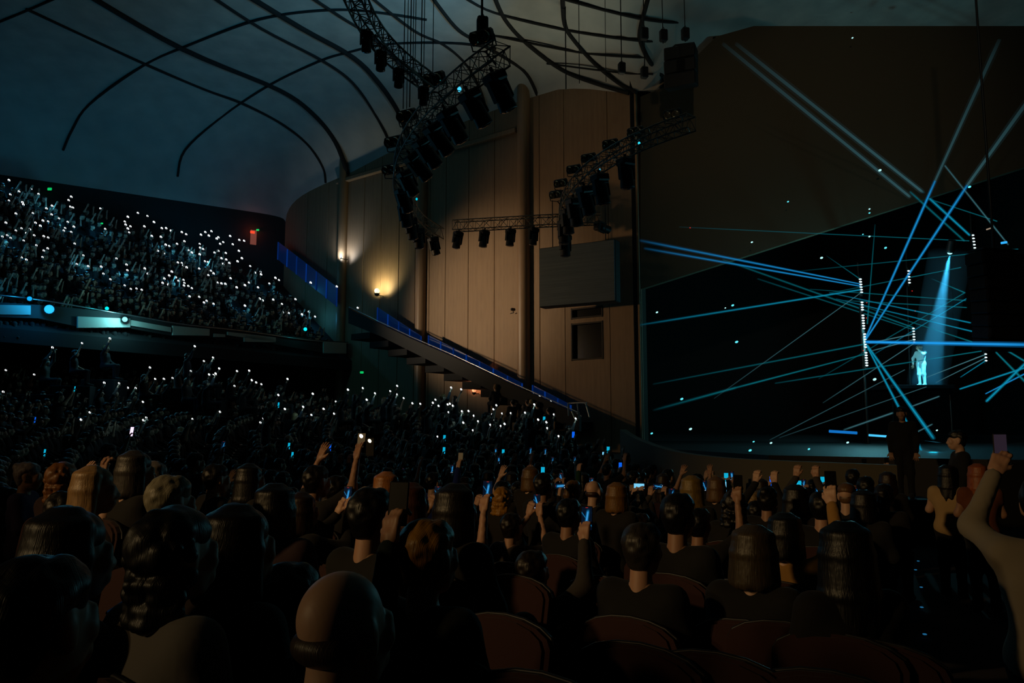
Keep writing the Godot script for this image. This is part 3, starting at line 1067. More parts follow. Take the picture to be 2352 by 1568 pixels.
	for s in [-1, 1]:
		var p0: Vector3 = mid + ex * s * right.length() * 0.35 + ey2 * (a - a2).length() / 2 - ez * 0.3
		hang.tube([p0, p0 + Vector3(0, 2.0, 0)], [0.02], 6)
	put("hanging_bar", hang.mesh(), steel, sc)
	# wall camera
	var cam := thing("wall_camera", "small black camera on a bracket by the thick round column", "camera", wall_frame(0.25) * Vector3(wall_sy(1186, 712).x, wall_sy(1186, 712).y, 0), 0.6)
	var cb := MB.new()
	cb.box(Transform3D(), Vector3(0.22, 0.12, 0.12), 0.03)
	put("camera_body", cb.mesh(), mat(Color(0.02, 0.02, 0.02), 0.5), cam)
	var ca := MB.new()
	ca.tube([Vector3(0, -0.05, 0), Vector3(0.04, -0.14, 0), Vector3(0.0, -0.16, -0.2)], [0.02], 6)
	put("bracket", ca.mesh(), steel, cam)
	# two wall lamps that shine on the timber, and one added for a pale patch
	for q in [[866, 668, 0.45, Color(1.0, 0.95, 0.72), 0.14, 1.6, 5.0, "bright warm lamp on the side wall above the gallery stairs"], [1089, 896, 0.35, Color(1.0, 0.62, 0.42), 0.1, 1.0, 1.6, "orange wall lamp glowing under the gallery parapet"], [783, 590, 0.5, Color(0.8, 0.85, 0.9), 0.05, 0.6, 3.0, "added dim pale bulb for the light patch by the far corner column"]]:
		var sy := wall_sy(q[0], q[1], q[2])
		var la := thing("wall_lamp", q[7], "lamp", wall_frame(q[2]) * Vector3(sy.x, sy.y, 0), look(-wall_out))
		var lb := MB.new()
		lb.ball(Vector3.ZERO, Vector3.ONE * q[4], 8, 12)
		put("bulb_light", lb.mesh(), glow(q[3], q[5]), la)
		var br := MB.new()
		br.lathe(Transform3D(Basis(), Vector3(0, -q[4] * 1.6, 0)), [Vector2(0.01, -0.05), Vector2(q[4] * 0.9, 0.0), Vector2(q[4], q[4] * 0.7)], 12)
		br.tube([Vector3(0, -q[4] * 1.5, 0), Vector3(0, -q[4] * 1.5, -q[2] + 0.02)], [0.02], 6)
		put("bracket", br.mesh(), mat(Color(0.08, 0.07, 0.06), 0.5), la)
		spot(la.position + wall_out * 0.15, la.position - wall_out + Vector3(0, 0.9, 0), q[3], q[6], 70, 0.7, q[4])

# laser light in haze, painted as slender glowing tubes with core and halo
func beam(label: String, q: Array, c: Color, group := "") -> void:
	# px0 py0 depth0, px1 py1 depth1, width0 width1 in pixels, strength0 strength1
	var a := P(q[0], q[1], q[2])
	var b := P(q[3], q[4], q[5])
	var m := MB.new()
	var pts := []
	var rad := []
	var al := []
	for i in 9:
		var t := i / 8.0
		pts.append(a.lerp(b, t))
		rad.append(maxf(lerpf(q[6] * q[2], q[7] * q[5], t) / FOCAL / 2.0, 0.008))
		al.append(lerpf(q[8], q[9], t) * (1.0 if i < 8 else 0.5))
	var core := []
	var halo := []
	var soft := []
	for i in 9:
		core.append(rad[i] * 0.5)
		halo.append(rad[i] * 1.15)
		soft.append(al[i] * 0.16)
	m.tube(pts, core, 8, al)
	m.tube(pts, halo, 8, soft)
	var key := ["beam", c]
	if not mats.has(key):
		var bm := StandardMaterial3D.new()
		bm.vertex_color_use_as_albedo = true
		bm.transparency = BaseMaterial3D.TRANSPARENCY_ALPHA
		bm.roughness = 1.0
		bm.specular_mode = BaseMaterial3D.SPECULAR_DISABLED
		bm.emission_enabled = true
		bm.emission = c
		bm.emission_energy_multiplier = 1.0
		mats[key] = bm
	tag(put("painted_laser_beam", m.mesh(), mats[key]), label, "laser beam", group)

func laser_bar(label: String, q: Array, n: int, depth: float, called := "laser_bar_light") -> void:
	var a := P(q[0], q[1], depth)
	var b := P(q[2], q[3], depth)
	var t := thing(called, label, "laser")
	var m := MB.new()
	var d := (b - a).normalized()
	m.tube([a - d * 0.15 + Vector3(0, 0, -0.1), b + d * 0.15 + Vector3(0, 0, -0.1)], [0.07], 6)
	put("housing", m.mesh(), mat(Color(0.03, 0.03, 0.03), 0.5), t)
	for i in n:
		var l := MB.new()
		l.ball(a.lerp(b, float(i) / maxi(n - 1, 1)), Vector3(0.062, 0.033, 0.03), 5, 8)
		put("aperture_light", l.mesh(), glow(Color(0.85, 0.97, 1.0), 1.6), t)

func build_stage() -> void:
	var steel := mat(Color(0.05, 0.05, 0.05), 0.5)
	# riser where the performer stands
	var r := thing("riser", "high narrow black riser under the performer with a lit top edge", "platform")
	var m := MB.new()
	m.box(Transform3D(Basis(), Vector3(16.25, 3.14, -31.6)), Vector3(2.5, 0.16, 3.0), 0.02)
	put("deck", m.mesh(), mat(Color(0.12, 0.12, 0.13), 0.35), r)
	for s in [[15.1, -30.3], [17.4, -30.3], [15.1, -32.9], [17.4, -32.9]]:
		var lg := MB.new()
		lg.tube([Vector3(s[0], 0.9, s[1]), Vector3(s[0], 3.08, s[1])], [0.04], 6)
		put("leg", lg.mesh(), steel, r)
	# follow spot, its beam in the haze, its light
	var lamp := P(2182, 580, 28.6)
	var foot := P(2128, 884, 31.3)
	var dir := (foot - lamp).normalized()
	var fs := thing("follow_spot_lamp", "white follow spot lamp shining down on the performer", "stage lamp")
	var fb := MB.new()
	var fx := Transform3D(Basis(Quaternion(Vector3.UP, -dir)), lamp)
	fb.lathe(fx, [Vector2(0.0, 0.5), Vector2(0.14, 0.48), Vector2(0.16, 0.1), Vector2(0.14, 0.02)], 14)
	put("lamp_body", fb.mesh(), steel, fs)
	var fl := MB.new()
	fl.ball(lamp, Vector3(0.09, 0.07, 0.09), 6, 12)
	put("lens_light", fl.mesh(), glow(Color(0.6, 0.95, 1.0), 2.0), fs)
	var length := (foot - lamp).length()
	var fog := FogVolume.new()
	fog.name = "haze"
	fog.shape = 2
	fog.size = Vector3(1.5, length, 1.5)
	fog.transform = Transform3D(Basis(Quaternion(Vector3.UP, -dir)), (lamp + foot) / 2)
	var fm := FogMaterial.new()
	fm.density = 0.07
	fm.albedo = Color(0.8, 0.9, 1.0)
	fog.material = fm
	add_child(fog, true)
	tag(fog, "cone of blue lit haze falling from the follow spot to the performer", "haze", "", "stuff")
	spot(lamp + dir * 0.12, foot, Color(0.3, 0.84, 1.0), 330.0, 6.5, 0.4, 0.05)
	# laser bars on stands
	laser_bar("upper six laser apertures of the tall stage tower", [1976, 641, 1979, 671], 6, 30.0)
	laser_bar("dim middle laser apertures of the tall stage tower", [1980, 694, 1981, 711], 4, 30.0)
	laser_bar("laser apertures of the tall tower above the brightest fan", [1982, 724, 1984, 754], 6, 30.0)
	laser_bar("laser apertures where the brightest beams fan out", [1986, 767, 1988, 797], 6, 30.0)
	laser_bar("lowest laser apertures of the tall stage tower", [1989, 810, 1991, 839], 6, 30.0)
	laser_bar("laser apertures high behind the performer", [2087, 622, 2089, 649], 5, 33.0)
	laser_bar("laser apertures just above the performer", [2098, 754, 2100, 786], 6, 33.0)
	laser_bar("laser apertures high beside the hung line array", [2235, 540, 2239, 569], 5, 33.0)
	laser_bar("three laser apertures under the hung line array", [2264, 813, 2265, 828], 3, 33.0)
	for q in [[1976, 600, 1994, 860, 30.0, "slim black tower carrying the laser bars"], [2087, 560, 2093, 860, 33.2, "slim black pole behind the performer carrying laser bars"], [2236, 480, 2241, 600, 33.2, "short black pole above the line array"]]:
		var t := MB.new()
		var a := P(q[0], q[1], q[4]) + Vector3(0, 0, -0.25)
		var b := P(q[2], q[3], q[4]) + Vector3(0, 0, -0.25)
		if q[3] > 800:
			b = Vector3(b.x, 0.9, b.z)
		t.tube([a, b], [0.05], 8)
		tag(put("laser_tower", t.mesh(), steel), q[5], "tower")
	# the beams
	var cy := Color(0.05, 0.53, 0.66)
	var bl := Color(0.1, 0.55, 0.82)
	var te := Color(0.04, 0.42, 0.47)
	var pale := Color(0.3, 0.52, 0.56)
	for q in [
		["bright beam rising steeply from the tower, first of the pair", [1988, 777, 30, 2148, 415, 27, 4, 7, 1.0, 0.5], bl],
		["faint continuation of the first steep beam towards the vault", [2148, 415, 27, 2296, 90, 24, 9, 16, 0.12, 0.02], pale],
		["bright beam rising steeply from the tower, second of the pair", [1989, 779, 30, 2222, 425, 27, 4, 8, 1.0, 0.5], bl],
		["faint continuation of the second steep beam to the picture edge", [2222, 425, 27, 2380, 205, 25, 11, 18, 0.15, 0.03], pale],
		["broad level beam crossing before the line array", [1989, 785, 30, 2390, 792, 14, 7, 12, 1.0, 0.45], Color(0.12, 0.62, 0.95)],
		["beam slanting down from the tower behind the standing guard", [1990, 792, 30, 2119, 1040, 22, 4, 8, 0.8, 0.7], cy],
		["longest beam slanting down from the tower past the guard", [1991, 792, 30, 2144, 1006, 22, 5, 9, 0.9, 0.8], cy],
		["upper of two close blue beams sweeping to the brown wall", [1976, 652, 30, 1470, 552, 24, 3, 9, 0.75, 0.05], bl],
		["lower of two close blue beams sweeping to the brown wall", [1976, 657, 30, 1480, 570, 24, 3, 8, 0.75, 0.05], bl],
		["slim beam running level with the foot of the hung screen", [1977, 665, 30, 1470, 746, 23, 4, 6, 0.75, 0.08], cy],
		["fine beam falling from the tower towards the pit", [1979, 671, 30, 1640, 915, 22, 2.5, 3, 0.3, 0.05], pale],
		["dim beam from behind the performer up to the wall", [2098, 752, 33, 1660, 596, 26, 4, 6, 0.45, 0.15], te],
		["second dim beam from behind the performer to the wall", [2098, 757, 33, 1740, 640, 27, 3, 5, 0.35, 0.1], te],
		["fine beam from above the performer to the tower", [2098, 767, 33, 1996, 788, 30, 3, 3, 0.6, 0.3], pale],
		["fine beam grazing the performer's head to the tower", [2098, 780, 33, 2000, 806, 30, 3, 3, 0.6, 0.3], pale],
		["fine pale beam from the performer's head down across the stage", [2100, 788, 33, 1890, 925, 26, 2.5, 3, 0.4, 0.08], pale],
		["dim green beam low from the tower to the picture middle", [1986, 790, 30, 1500, 882, 22, 4, 5, 0.4, 0.05], te],
		["teal beam low from the tower brightening over the pit", [1987, 813, 30, 1690, 890, 25, 3, 5, 0.45, 0.5], te],
		["fading end of the teal beam over the pit", [1690, 890, 25, 1500, 942, 21, 6, 8, 0.4, 0.03], te],
		["beam from behind the line array, uppermost of the fan", [2218, 690, 32, 1860, 664, 26, 3, 3, 0.5, 0.15], te],
		["beam from behind the line array, second of the fan", [2220, 706, 32, 1940, 690, 27, 3, 3, 0.5, 0.2], te],
		["beam from behind the line array, third of the fan", [2229, 741, 32, 1905, 672, 26, 4, 3, 0.6, 0.2], cy],
		["beam from behind the line array, fourth of the fan", [2238, 762, 32, 1920, 686, 26, 4, 3, 0.6, 0.2], cy],
		["beam from behind the line array, lowest of the fan", [2236, 786, 32, 1985, 704, 27, 4, 3, 0.5, 0.15], te],
		["short beam from behind the line array rising a little", [2216, 672, 32, 2140, 640, 30, 4, 3, 0.6, 0.1], te],
		["long fine beam from the line array falling past the tower", [2216, 672, 32, 1880, 870, 25, 3, 3, 0.5, 0.08], te],
		["second fine beam from the line array falling to the tower", [2219, 686, 32, 2010, 812, 28, 3, 3, 0.5, 0.15], cy],
		["greenish fine beam above the follow spot cone", [2207, 614, 32, 1905, 673, 27, 3, 2.5, 0.55, 0.15], te],
		["long fine beam crossing level above the tower", [2338, 572, 32, 1820, 624, 26, 3, 3, 0.5, 0.05], te],
		["hairline beam running level to the far proscenium", [2226, 553, 32, 1560, 521, 25, 2.5, 3, 0.45, 0.06], te],
		["broad diagonal beam rising across the header, upper", [2227, 540, 32, 2118, 440, 30, 5, 7, 0.75, 0.4], cy],
		["faint end of the upper diagonal beam on the header", [2118, 440, 29.6, 1690, 100, 24, 10, 16, 0.16, 0.02], pale],
		["broad diagonal beam rising across the header, lower", [2215, 553, 32, 2090, 440, 29.6, 5, 6, 0.35, 0.3], te],
		["faint end of the lower diagonal beam on the header", [2090, 452, 29.6, 1660, 100, 24, 10, 16, 0.14, 0.02], pale],
		["fine upright beam beside the tower", [1992, 744, 30, 2010, 515, 29, 4, 3, 0.4, 0.1], te],
		["fine beam crossing the two steep beams high up", [2290, 508, 31, 2128, 455, 29, 3, 3, 0.4, 0.2], te],
		["fine beam falling from the header to the array lamp", [2170, 380, 29, 2316, 562, 31, 5, 4, 0.15, 0.3], pale],
		["hairline beam from the upper tower towards the header", [1976, 641, 30, 1898, 587, 27, 3, 2, 0.4, 0.05], te],
		["green beam under the array falling steeply to the edge", [2288, 809, 31, 2356, 878, 24, 4, 6, 0.8, 0.7], te],
		["green beam under the array falling gently to the edge", [2315, 806, 31, 2360, 833, 26, 4, 5, 0.9, 0.8], te],
		["broad blue beam rising to the edge under the array", [2266, 921, 28, 2358, 831, 24, 6, 6, 0.85, 0.8], cy],
		["pale beam rising gently to the edge under the array", [2205, 893, 29, 2358, 843, 24, 4, 5, 0.7, 0.7], cy],
		["fine blue beam between two others at the edge", [2264, 904, 29, 2358, 856, 25, 3, 4, 0.6, 0.7], bl],
		["fine pale beam from under the array to the performer's knees", [2263, 814, 33, 2124, 868, 30, 3, 2.5, 0.6, 0.25], pale],
		["second fine beam from under the array to the riser", [2263, 822, 33, 2150, 878, 30, 3, 2.5, 0.5, 0.2], pale],
		["third fine beam from under the array towards the riser", [2264, 828, 33, 2206, 866, 31, 3, 2.5, 0.5, 0.3], cy],
		["long teal beam passing behind the performer's legs", [2254, 806, 33, 1780, 880, 25, 3, 4, 0.6, 0.15], te],
		["thin falling beam crossing under the tower", [2078, 849, 29, 1768, 1010, 21, 2.5, 3, 0.2, 0.1], pale],
		["thin falling beam from the riser to the pit wall", [2128, 888, 29, 1790, 1005, 21, 2.5, 3, 0.2, 0.08], pale],
		["short pale beam beside the guard's head", [2157, 910, 28, 2094, 933, 26, 4, 4, 0.3, 0.3], pale],
		["short pale beam level with the guard's elbow", [2141, 974, 26, 2102, 994, 24, 4, 4, 0.25, 0.25], pale],
		["dim beam falling to the stage edge light", [2050, 948, 26, 1938, 987, 23, 5, 5, 0.3, 0.2], pale],
	]:
		beam(q[0], q[1], q[2])
	# short crossed lasers right of the array
	var k := 0
	for q in [[2320, 622, 2339, 638], [2322, 631, 2342, 619], [2322, 643, 2346, 663], [2325, 662, 2345, 641], [2331, 691, 2347, 678], [2339, 703, 2349, 700], [2344, 735, 2352, 731]]:
		beam("short crossed cyan laser streak beyond the hung line array", [q[0], q[1], 32, q[2], q[3], 31.5, 4, 4, 0.9, 0.9], te, "short crossed lasers beyond the line array")
		k += 1
	# stage edge lights and stray lamps glowing in the dark
	k = 0
	for q in [[1905, 990, 1968, 994], [1996, 999, 2052, 1003], [2266, 527, 2278, 523], [2300, 558, 2312, 556], [2095, 884, 2160, 886]]:
		var e := MB.new()
		var w: float = [0.045, 0.035, 0.03, 0.05, 0.015][k]
		var dd: float = [22.0, 22.0, 30.0, 30.0, 30.2][k]
		e.tube([P(q[0], q[1], dd), P(q[2], q[3], dd)], [w], 6)
		tag(put("edge_light", e.mesh(), glow([Color(0.1, 0.55, 0.95), Color(0.3, 0.8, 1.0), Color(0.8, 0.7, 0.6), Color(0.2, 0.7, 1.0), Color(0.5, 0.9, 1.0)][k], [0.6, 1.0, 0.5, 1.0, 0.5][k])), ["dim blue strip light low on the stage edge", "bright blue strip light on the stage edge beside the guard", "small pale light over the hung line array", "blue lamp glow above the right end of the line array", "thin lit front edge of the performer's riser"][k], "strip light")
		k += 1
	var stray := [2021, 391, 3.2, 2227, 429, 3, 1958, 87, 2, 1810, 463, 2, 1997, 480, 2, 1997, 489, 2, 1727, 556, 2.2, 1982, 538, 1.6, 1997, 543, 2.2, 2034, 569, 2.8, 1887, 592, 3, 1683, 701, 2.8, 1666, 707, 1.6, 1692, 785, 3.2, 2009, 871, 3.5, 1566, 916, 3, 1509, 717, 2.4, 1497, 995, 2.4, 1586, 985, 3, 1731, 1014, 2, 1771, 1017, 2.4, 1723, 1034, 3, 1947, 1016, 2.6, 1858, 1031, 2.4, 2152, 988, 2]
	for i in range(0, stray.size(), 3):
		var d := 29.0 if stray[i + 1] < 900 else 19.0
		var e := MB.new()
		var rr: float = stray[i + 2] * d / FOCAL
		e.ball(Vector3.ZERO, Vector3(rr * 1.3, rr * 0.8, rr), 5, 8)
		tag(put("stage_light", e.mesh(), glow(Color(0.4, 0.95, 1.0) if i % 2 else Color(0.75, 1.0, 1.0), 1.0), null, Transform3D(Basis(Vector3.BACK, 0.4), P(stray[i], stray[i + 1], d))), "tiny bluish white lamp glinting in the dark of the stage", "indicator light", "tiny lamps in the dark stage")
	for q in [[1585, 523], [2091, 623], [2095, 668], [2102, 714], [1991, 695], [1990, 730], [1983, 805]]:
		var e := MB.new()
		e.ball(Vector3.ZERO, Vector3(0.025, 0.02, 0.02), 4, 6)
		tag(put("status_light", e.mesh(), glow(Color(1.0, 0.15, 0.1), 0.7), null, Transform3D(Basis(), P(q[0], q[1], 30))), "tiny red status light beside the laser towers", "indicator light", "red status lights on the stage")
	# line array of speakers
	var la := thing("line_array_speaker", "tall dark hung line array of speaker cabinets at the stage side", "speaker")
	var at := P(2283, 596, 19.0)
	var ang := 0.0
	var bx := Basis(Vector3.UP, 0.25)
	for i in 8:
		var c := MB.new()
		var x := Transform3D(bx * Basis(Vector3.RIGHT, ang), at)
		c.box(x, Vector3(1.3, 0.3, 0.55), 0.03)
		put("cabinet", c.mesh(), mat(Color(0.13, 0.12, 0.11), 0.75), la)
		var gm := MB.new()
		gm.box(x * Transform3D(Basis(), Vector3(0, 0, 0.29)), Vector3(1.24, 0.25, 0.03), 0.01)
		put("grille", gm.mesh(), mat(Color(0.09, 0.085, 0.08), 0.85), la)
		at += x.basis * Vector3(0, -0.31, -0.02) + Vector3(0.045, 0, 0)
		ang += 0.03
	var fr := MB.new()
	var t0 := P(2283, 583, 19.0)
	fr.box(Transform3D(bx, t0 + Vector3(0, 0.06, 0)), Vector3(1.2, 0.06, 0.5), 0.01)
	fr.tube([t0, t0 + Vector3(0, 9, 0)], [0.03], 6)
	put("fly_frame", fr.mesh(), steel, la)
	# floor box coloured cyan as if lit; glowing disc stands in for lens flare
	var mo := thing("floor_flare_box", "cyan painted floor box with a glowing flare disc at the end of a beam", "stage lamp", P(2122, 1056, 21.5))
	var mb := MB.new()
	mb.box(Transform3D(Basis(), Vector3(0, -0.15, 0)), Vector3(0.42, 0.36, 0.4), 0.03)
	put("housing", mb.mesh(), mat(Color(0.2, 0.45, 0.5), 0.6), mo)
	var ml := MB.new()
	ml.ball(Vector3(0, 0.17, 0.05), Vector3(0.08, 0.025, 0.08), 5, 10)
	put("lens_light", ml.mesh(), glow(Color(0.8, 1.0, 1.0), 1.6), mo)
	omni(mo.position + Vector3(0, 0.3, 0.5), Color(0.1, 0.75, 0.9), 0.25, 0.1)
	# steel handrail at the foot of the gallery stairs
	var hr := thing("handrail", "steel handrail with posts at the foot of the gallery stairs", "handrail")
	var tp := MB.new()
	tp.tube([P(1305, 926, 28.6), P(1328, 925, 28.2), P(1347, 925, 27.8)], [0.025], 6)
	put("rail", tp.mesh(), mat(Color(0.6, 0.6, 0.58), 0.3, 0.9), hr)
	for q in [[1305, 926, 1306, 955], [1326, 925, 1330, 962], [1313, 944, 1321, 962], [1345, 925, 1354, 958], [1322, 948, 1336, 956]]:
		var pm := MB.new()
		pm.tube([P(q[0], q[1], 28.4), P(q[2], q[3], 28.2)], [0.028], 6)
		put("post", pm.mesh(), mat(Color(0.6, 0.6, 0.58), 0.3, 0.9), hr)
	# step lights down the aisle
	for q in [[2103, 1212], [2109, 1222], [2109, 1288], [2103, 1308], [2116, 1348], [2117, 1394], [2124, 1456]]:
		var p := on_floor(q[0], q[1], 0.05, 6.0)
		var e := MB.new()
		e.box(Transform3D(Basis(), Vector3.ZERO), Vector3(0.035, 0.012, 0.03), 0.004)
		tag(put("step_light", e.mesh(), glow(Color(0.2, 0.6, 0.85), 0.35), null, Transform3D(Basis(), p)), "tiny blue step light along the aisle floor", "step light", "step lights along the aisle")

# ---------------------------------------------------------------- people
var hand_open: MB
var hand_grip: MB
var head_mb: MB
var bodies := {}
var hairs := {}
var clothes_mats := []
var skin_mats := []
var hair_mats := []
var phone_meshes := []
var people_count := 0

func limb(list: Array, pts: Array, radii: Array) -> void:
	for i in pts.size() - 1:
		list.append([pts[i], pts[i + 1], radii[i], radii[i + 1]])

# arms: [elbow, wrist] for the right (+x) and the left side; lift raises the hips for a standing figure
func torso(list: Array, lift: float, grow: float) -> void:
	var u := Vector3(0, lift, 0)
	list.append([Vector3(-0.07, 0.5, 0.02) + u, Vector3(0.07, 0.5, 0.02) + u, 0.12 + grow, 0.12 + grow])
	list.append([Vector3(-0.04, 0.58, 0.02) + u, Vector3(-0.06, 0.76, 0.03) + u, 0.11 + grow, 0.105 + grow])
	list.append([Vector3(0.04, 0.58, 0.02) + u, Vector3(0.06, 0.76, 0.03) + u, 0.11 + grow, 0.105 + grow])
	list.append([Vector3(-0.08, 0.86, 0.03) + u, Vector3(0.08, 0.86, 0.03) + u, 0.108 + grow, 0.108 + grow])
	list.append([Vector3(-0.155, 0.965, 0.04) + u, Vector3(0.155, 0.965, 0.04) + u, 0.058 + grow, 0.058 + grow])

func legs(list: Array, standing: bool, grow: float) -> void:
	for s in [-1, 1]:
		if standing:
			limb(list, [Vector3(s * 0.085, 0.9, 0.01), Vector3(s * 0.095, 0.49, 0.0), Vector3(s * 0.095, 0.1, 0.04)], [0.088 + grow, 0.06 + grow, 0.042 + grow])
		else:
			limb(list, [Vector3(s * 0.09, 0.52, -0.02), Vector3(s * 0.11, 0.53, -0.42), Vector3(s * 0.11, 0.1, -0.42)], [0.085 + grow, 0.06 + grow, 0.042 + grow])
		var f := 0.04 if standing else -0.42
		limb(list, [Vector3(s * 0.1, 0.055, f), Vector3(s * 0.11, 0.04, f - 0.18)], [0.042 + grow, 0.034 + grow])

func arms(list: Array, lift: float, ra: Array, la: Array, grow: float, sleeve := 1.0) -> void:
	var u := Vector3(0, lift, 0)
	for s in [1, -1]:
		var a: Array = ra if s == 1 else la
		var sh := Vector3(s * 0.175, 0.965, 0.04) + u
		var el: Vector3 = a[0] + u
		var wr: Vector3 = a[1] + u
		if sleeve >= 1.0:
			limb(list, [sh, el, wr], [0.052 + grow, 0.04 + grow, 0.029 + grow])
		else:
			limb(list, [sh, sh.lerp(el, sleeve)], [0.054 + grow, 0.046 + grow])

func make_hands() -> void:
	for grip in [false, true]:
		var l := []
		for i in 4:
			var x := -0.03 + i * 0.02
			limb(l, [Vector3(x * 0.7, 0.015, 0), Vector3(x, 0.085, 0)], [0.017, 0.0125])
			var len_: float = [0.06, 0.075, 0.08, 0.07][i]
			var b := Vector3(x, 0.085, 0)
			if grip:
				limb(l, [b, b + Vector3(x * 0.1, len_ * 0.45, -0.012), b + Vector3(x * 0.1, len_ * 0.62, -0.036), b + Vector3(x * 0.05, len_ * 0.5, -0.055)], [0.0095, 0.0088, 0.008, 0.007])
			else:
				limb(l, [b, b + Vector3(x * 0.35, len_ * 0.55, -0.004), b + Vector3(x * 0.5, len_, -0.014)], [0.0095, 0.0085, 0.007])
		var tt := [Vector3(0.024, 0.02, 0), Vector3(0.048, 0.055, -0.012), Vector3(0.056, 0.085, -0.03)]
		if not grip:
			tt = [Vector3(0.024, 0.02, 0), Vector3(0.054, 0.05, -0.008), Vector3(0.07, 0.08, -0.012)]
		limb(l, tt, [0.016, 0.0115, 0.0085])
		limb(l, [Vector3(0, -0.03, 0), Vector3(0, 0.03, 0)], [0.026, 0.024])
		var m := MB.new()
		m.skin(l, 0.0042, 260.0)
		if grip:
			hand_grip = m
		else:
			hand_open = m

func make_head() -> void:
	head_mb = MB.new()
	var l := [
		[Vector3(0, 0.035, 0.02), Vector3(0.076, 0.092, 0.096)], [Vector3(0, -0.03, -0.02), Vector3(0.064, 0.088, 0.076)],
		[Vector3(0, -0.095, -0.05), Vector3(0.034, 0.026, 0.034)], [Vector3(0, -0.055, 0.0), Vector3(0.06, 0.05, 0.06)],
		[Vector3(0, 0.005, -0.094), Vector3(0, -0.028, -0.11), 0.009, 0.014], [Vector3(-0.016, -0.034, -0.098), Vector3(0.016, -0.034, -0.098), 0.009, 0.009],
		[Vector3(-0.036, 0.022, -0.083), Vector3(0.036, 0.022, -0.083), 0.011, 0.011], [Vector3(-0.02, -0.062, -0.088), Vector3(0.02, -0.062, -0.088), 0.009, 0.009],
		[Vector3(-0.02, -0.073, -0.085), Vector3(0.02, -0.073, -0.085), 0.009, 0.009],
		[Vector3(-0.042, -0.02, -0.07), Vector3(0.02, 0.022, 0.02)], [Vector3(0.042, -0.02, -0.07), Vector3(0.02, 0.022, 0.02)],
		[Vector3(-0.031, 0.002, -0.079), Vector3(0.013, 0.008, 0.011)], [Vector3(0.031, 0.002, -0.079), Vector3(0.013, 0.008, 0.011)],
		[Vector3(0, -0.06, 0.035), Vector3(0, -0.2, 0.05), 0.054, 0.058],
	]
	for s in [-1, 1]:
		l.append([Vector3(s * 0.08, 0.0, 0.012), Vector3(0.011, 0.032, 0.02)])
		l.append([Vector3(s * 0.084, 0.015, 0.022), Vector3(s * 0.08, -0.025, 0.008), 0.009, 0.008])
	head_mb.skin(l, 0.0065, 130.0)

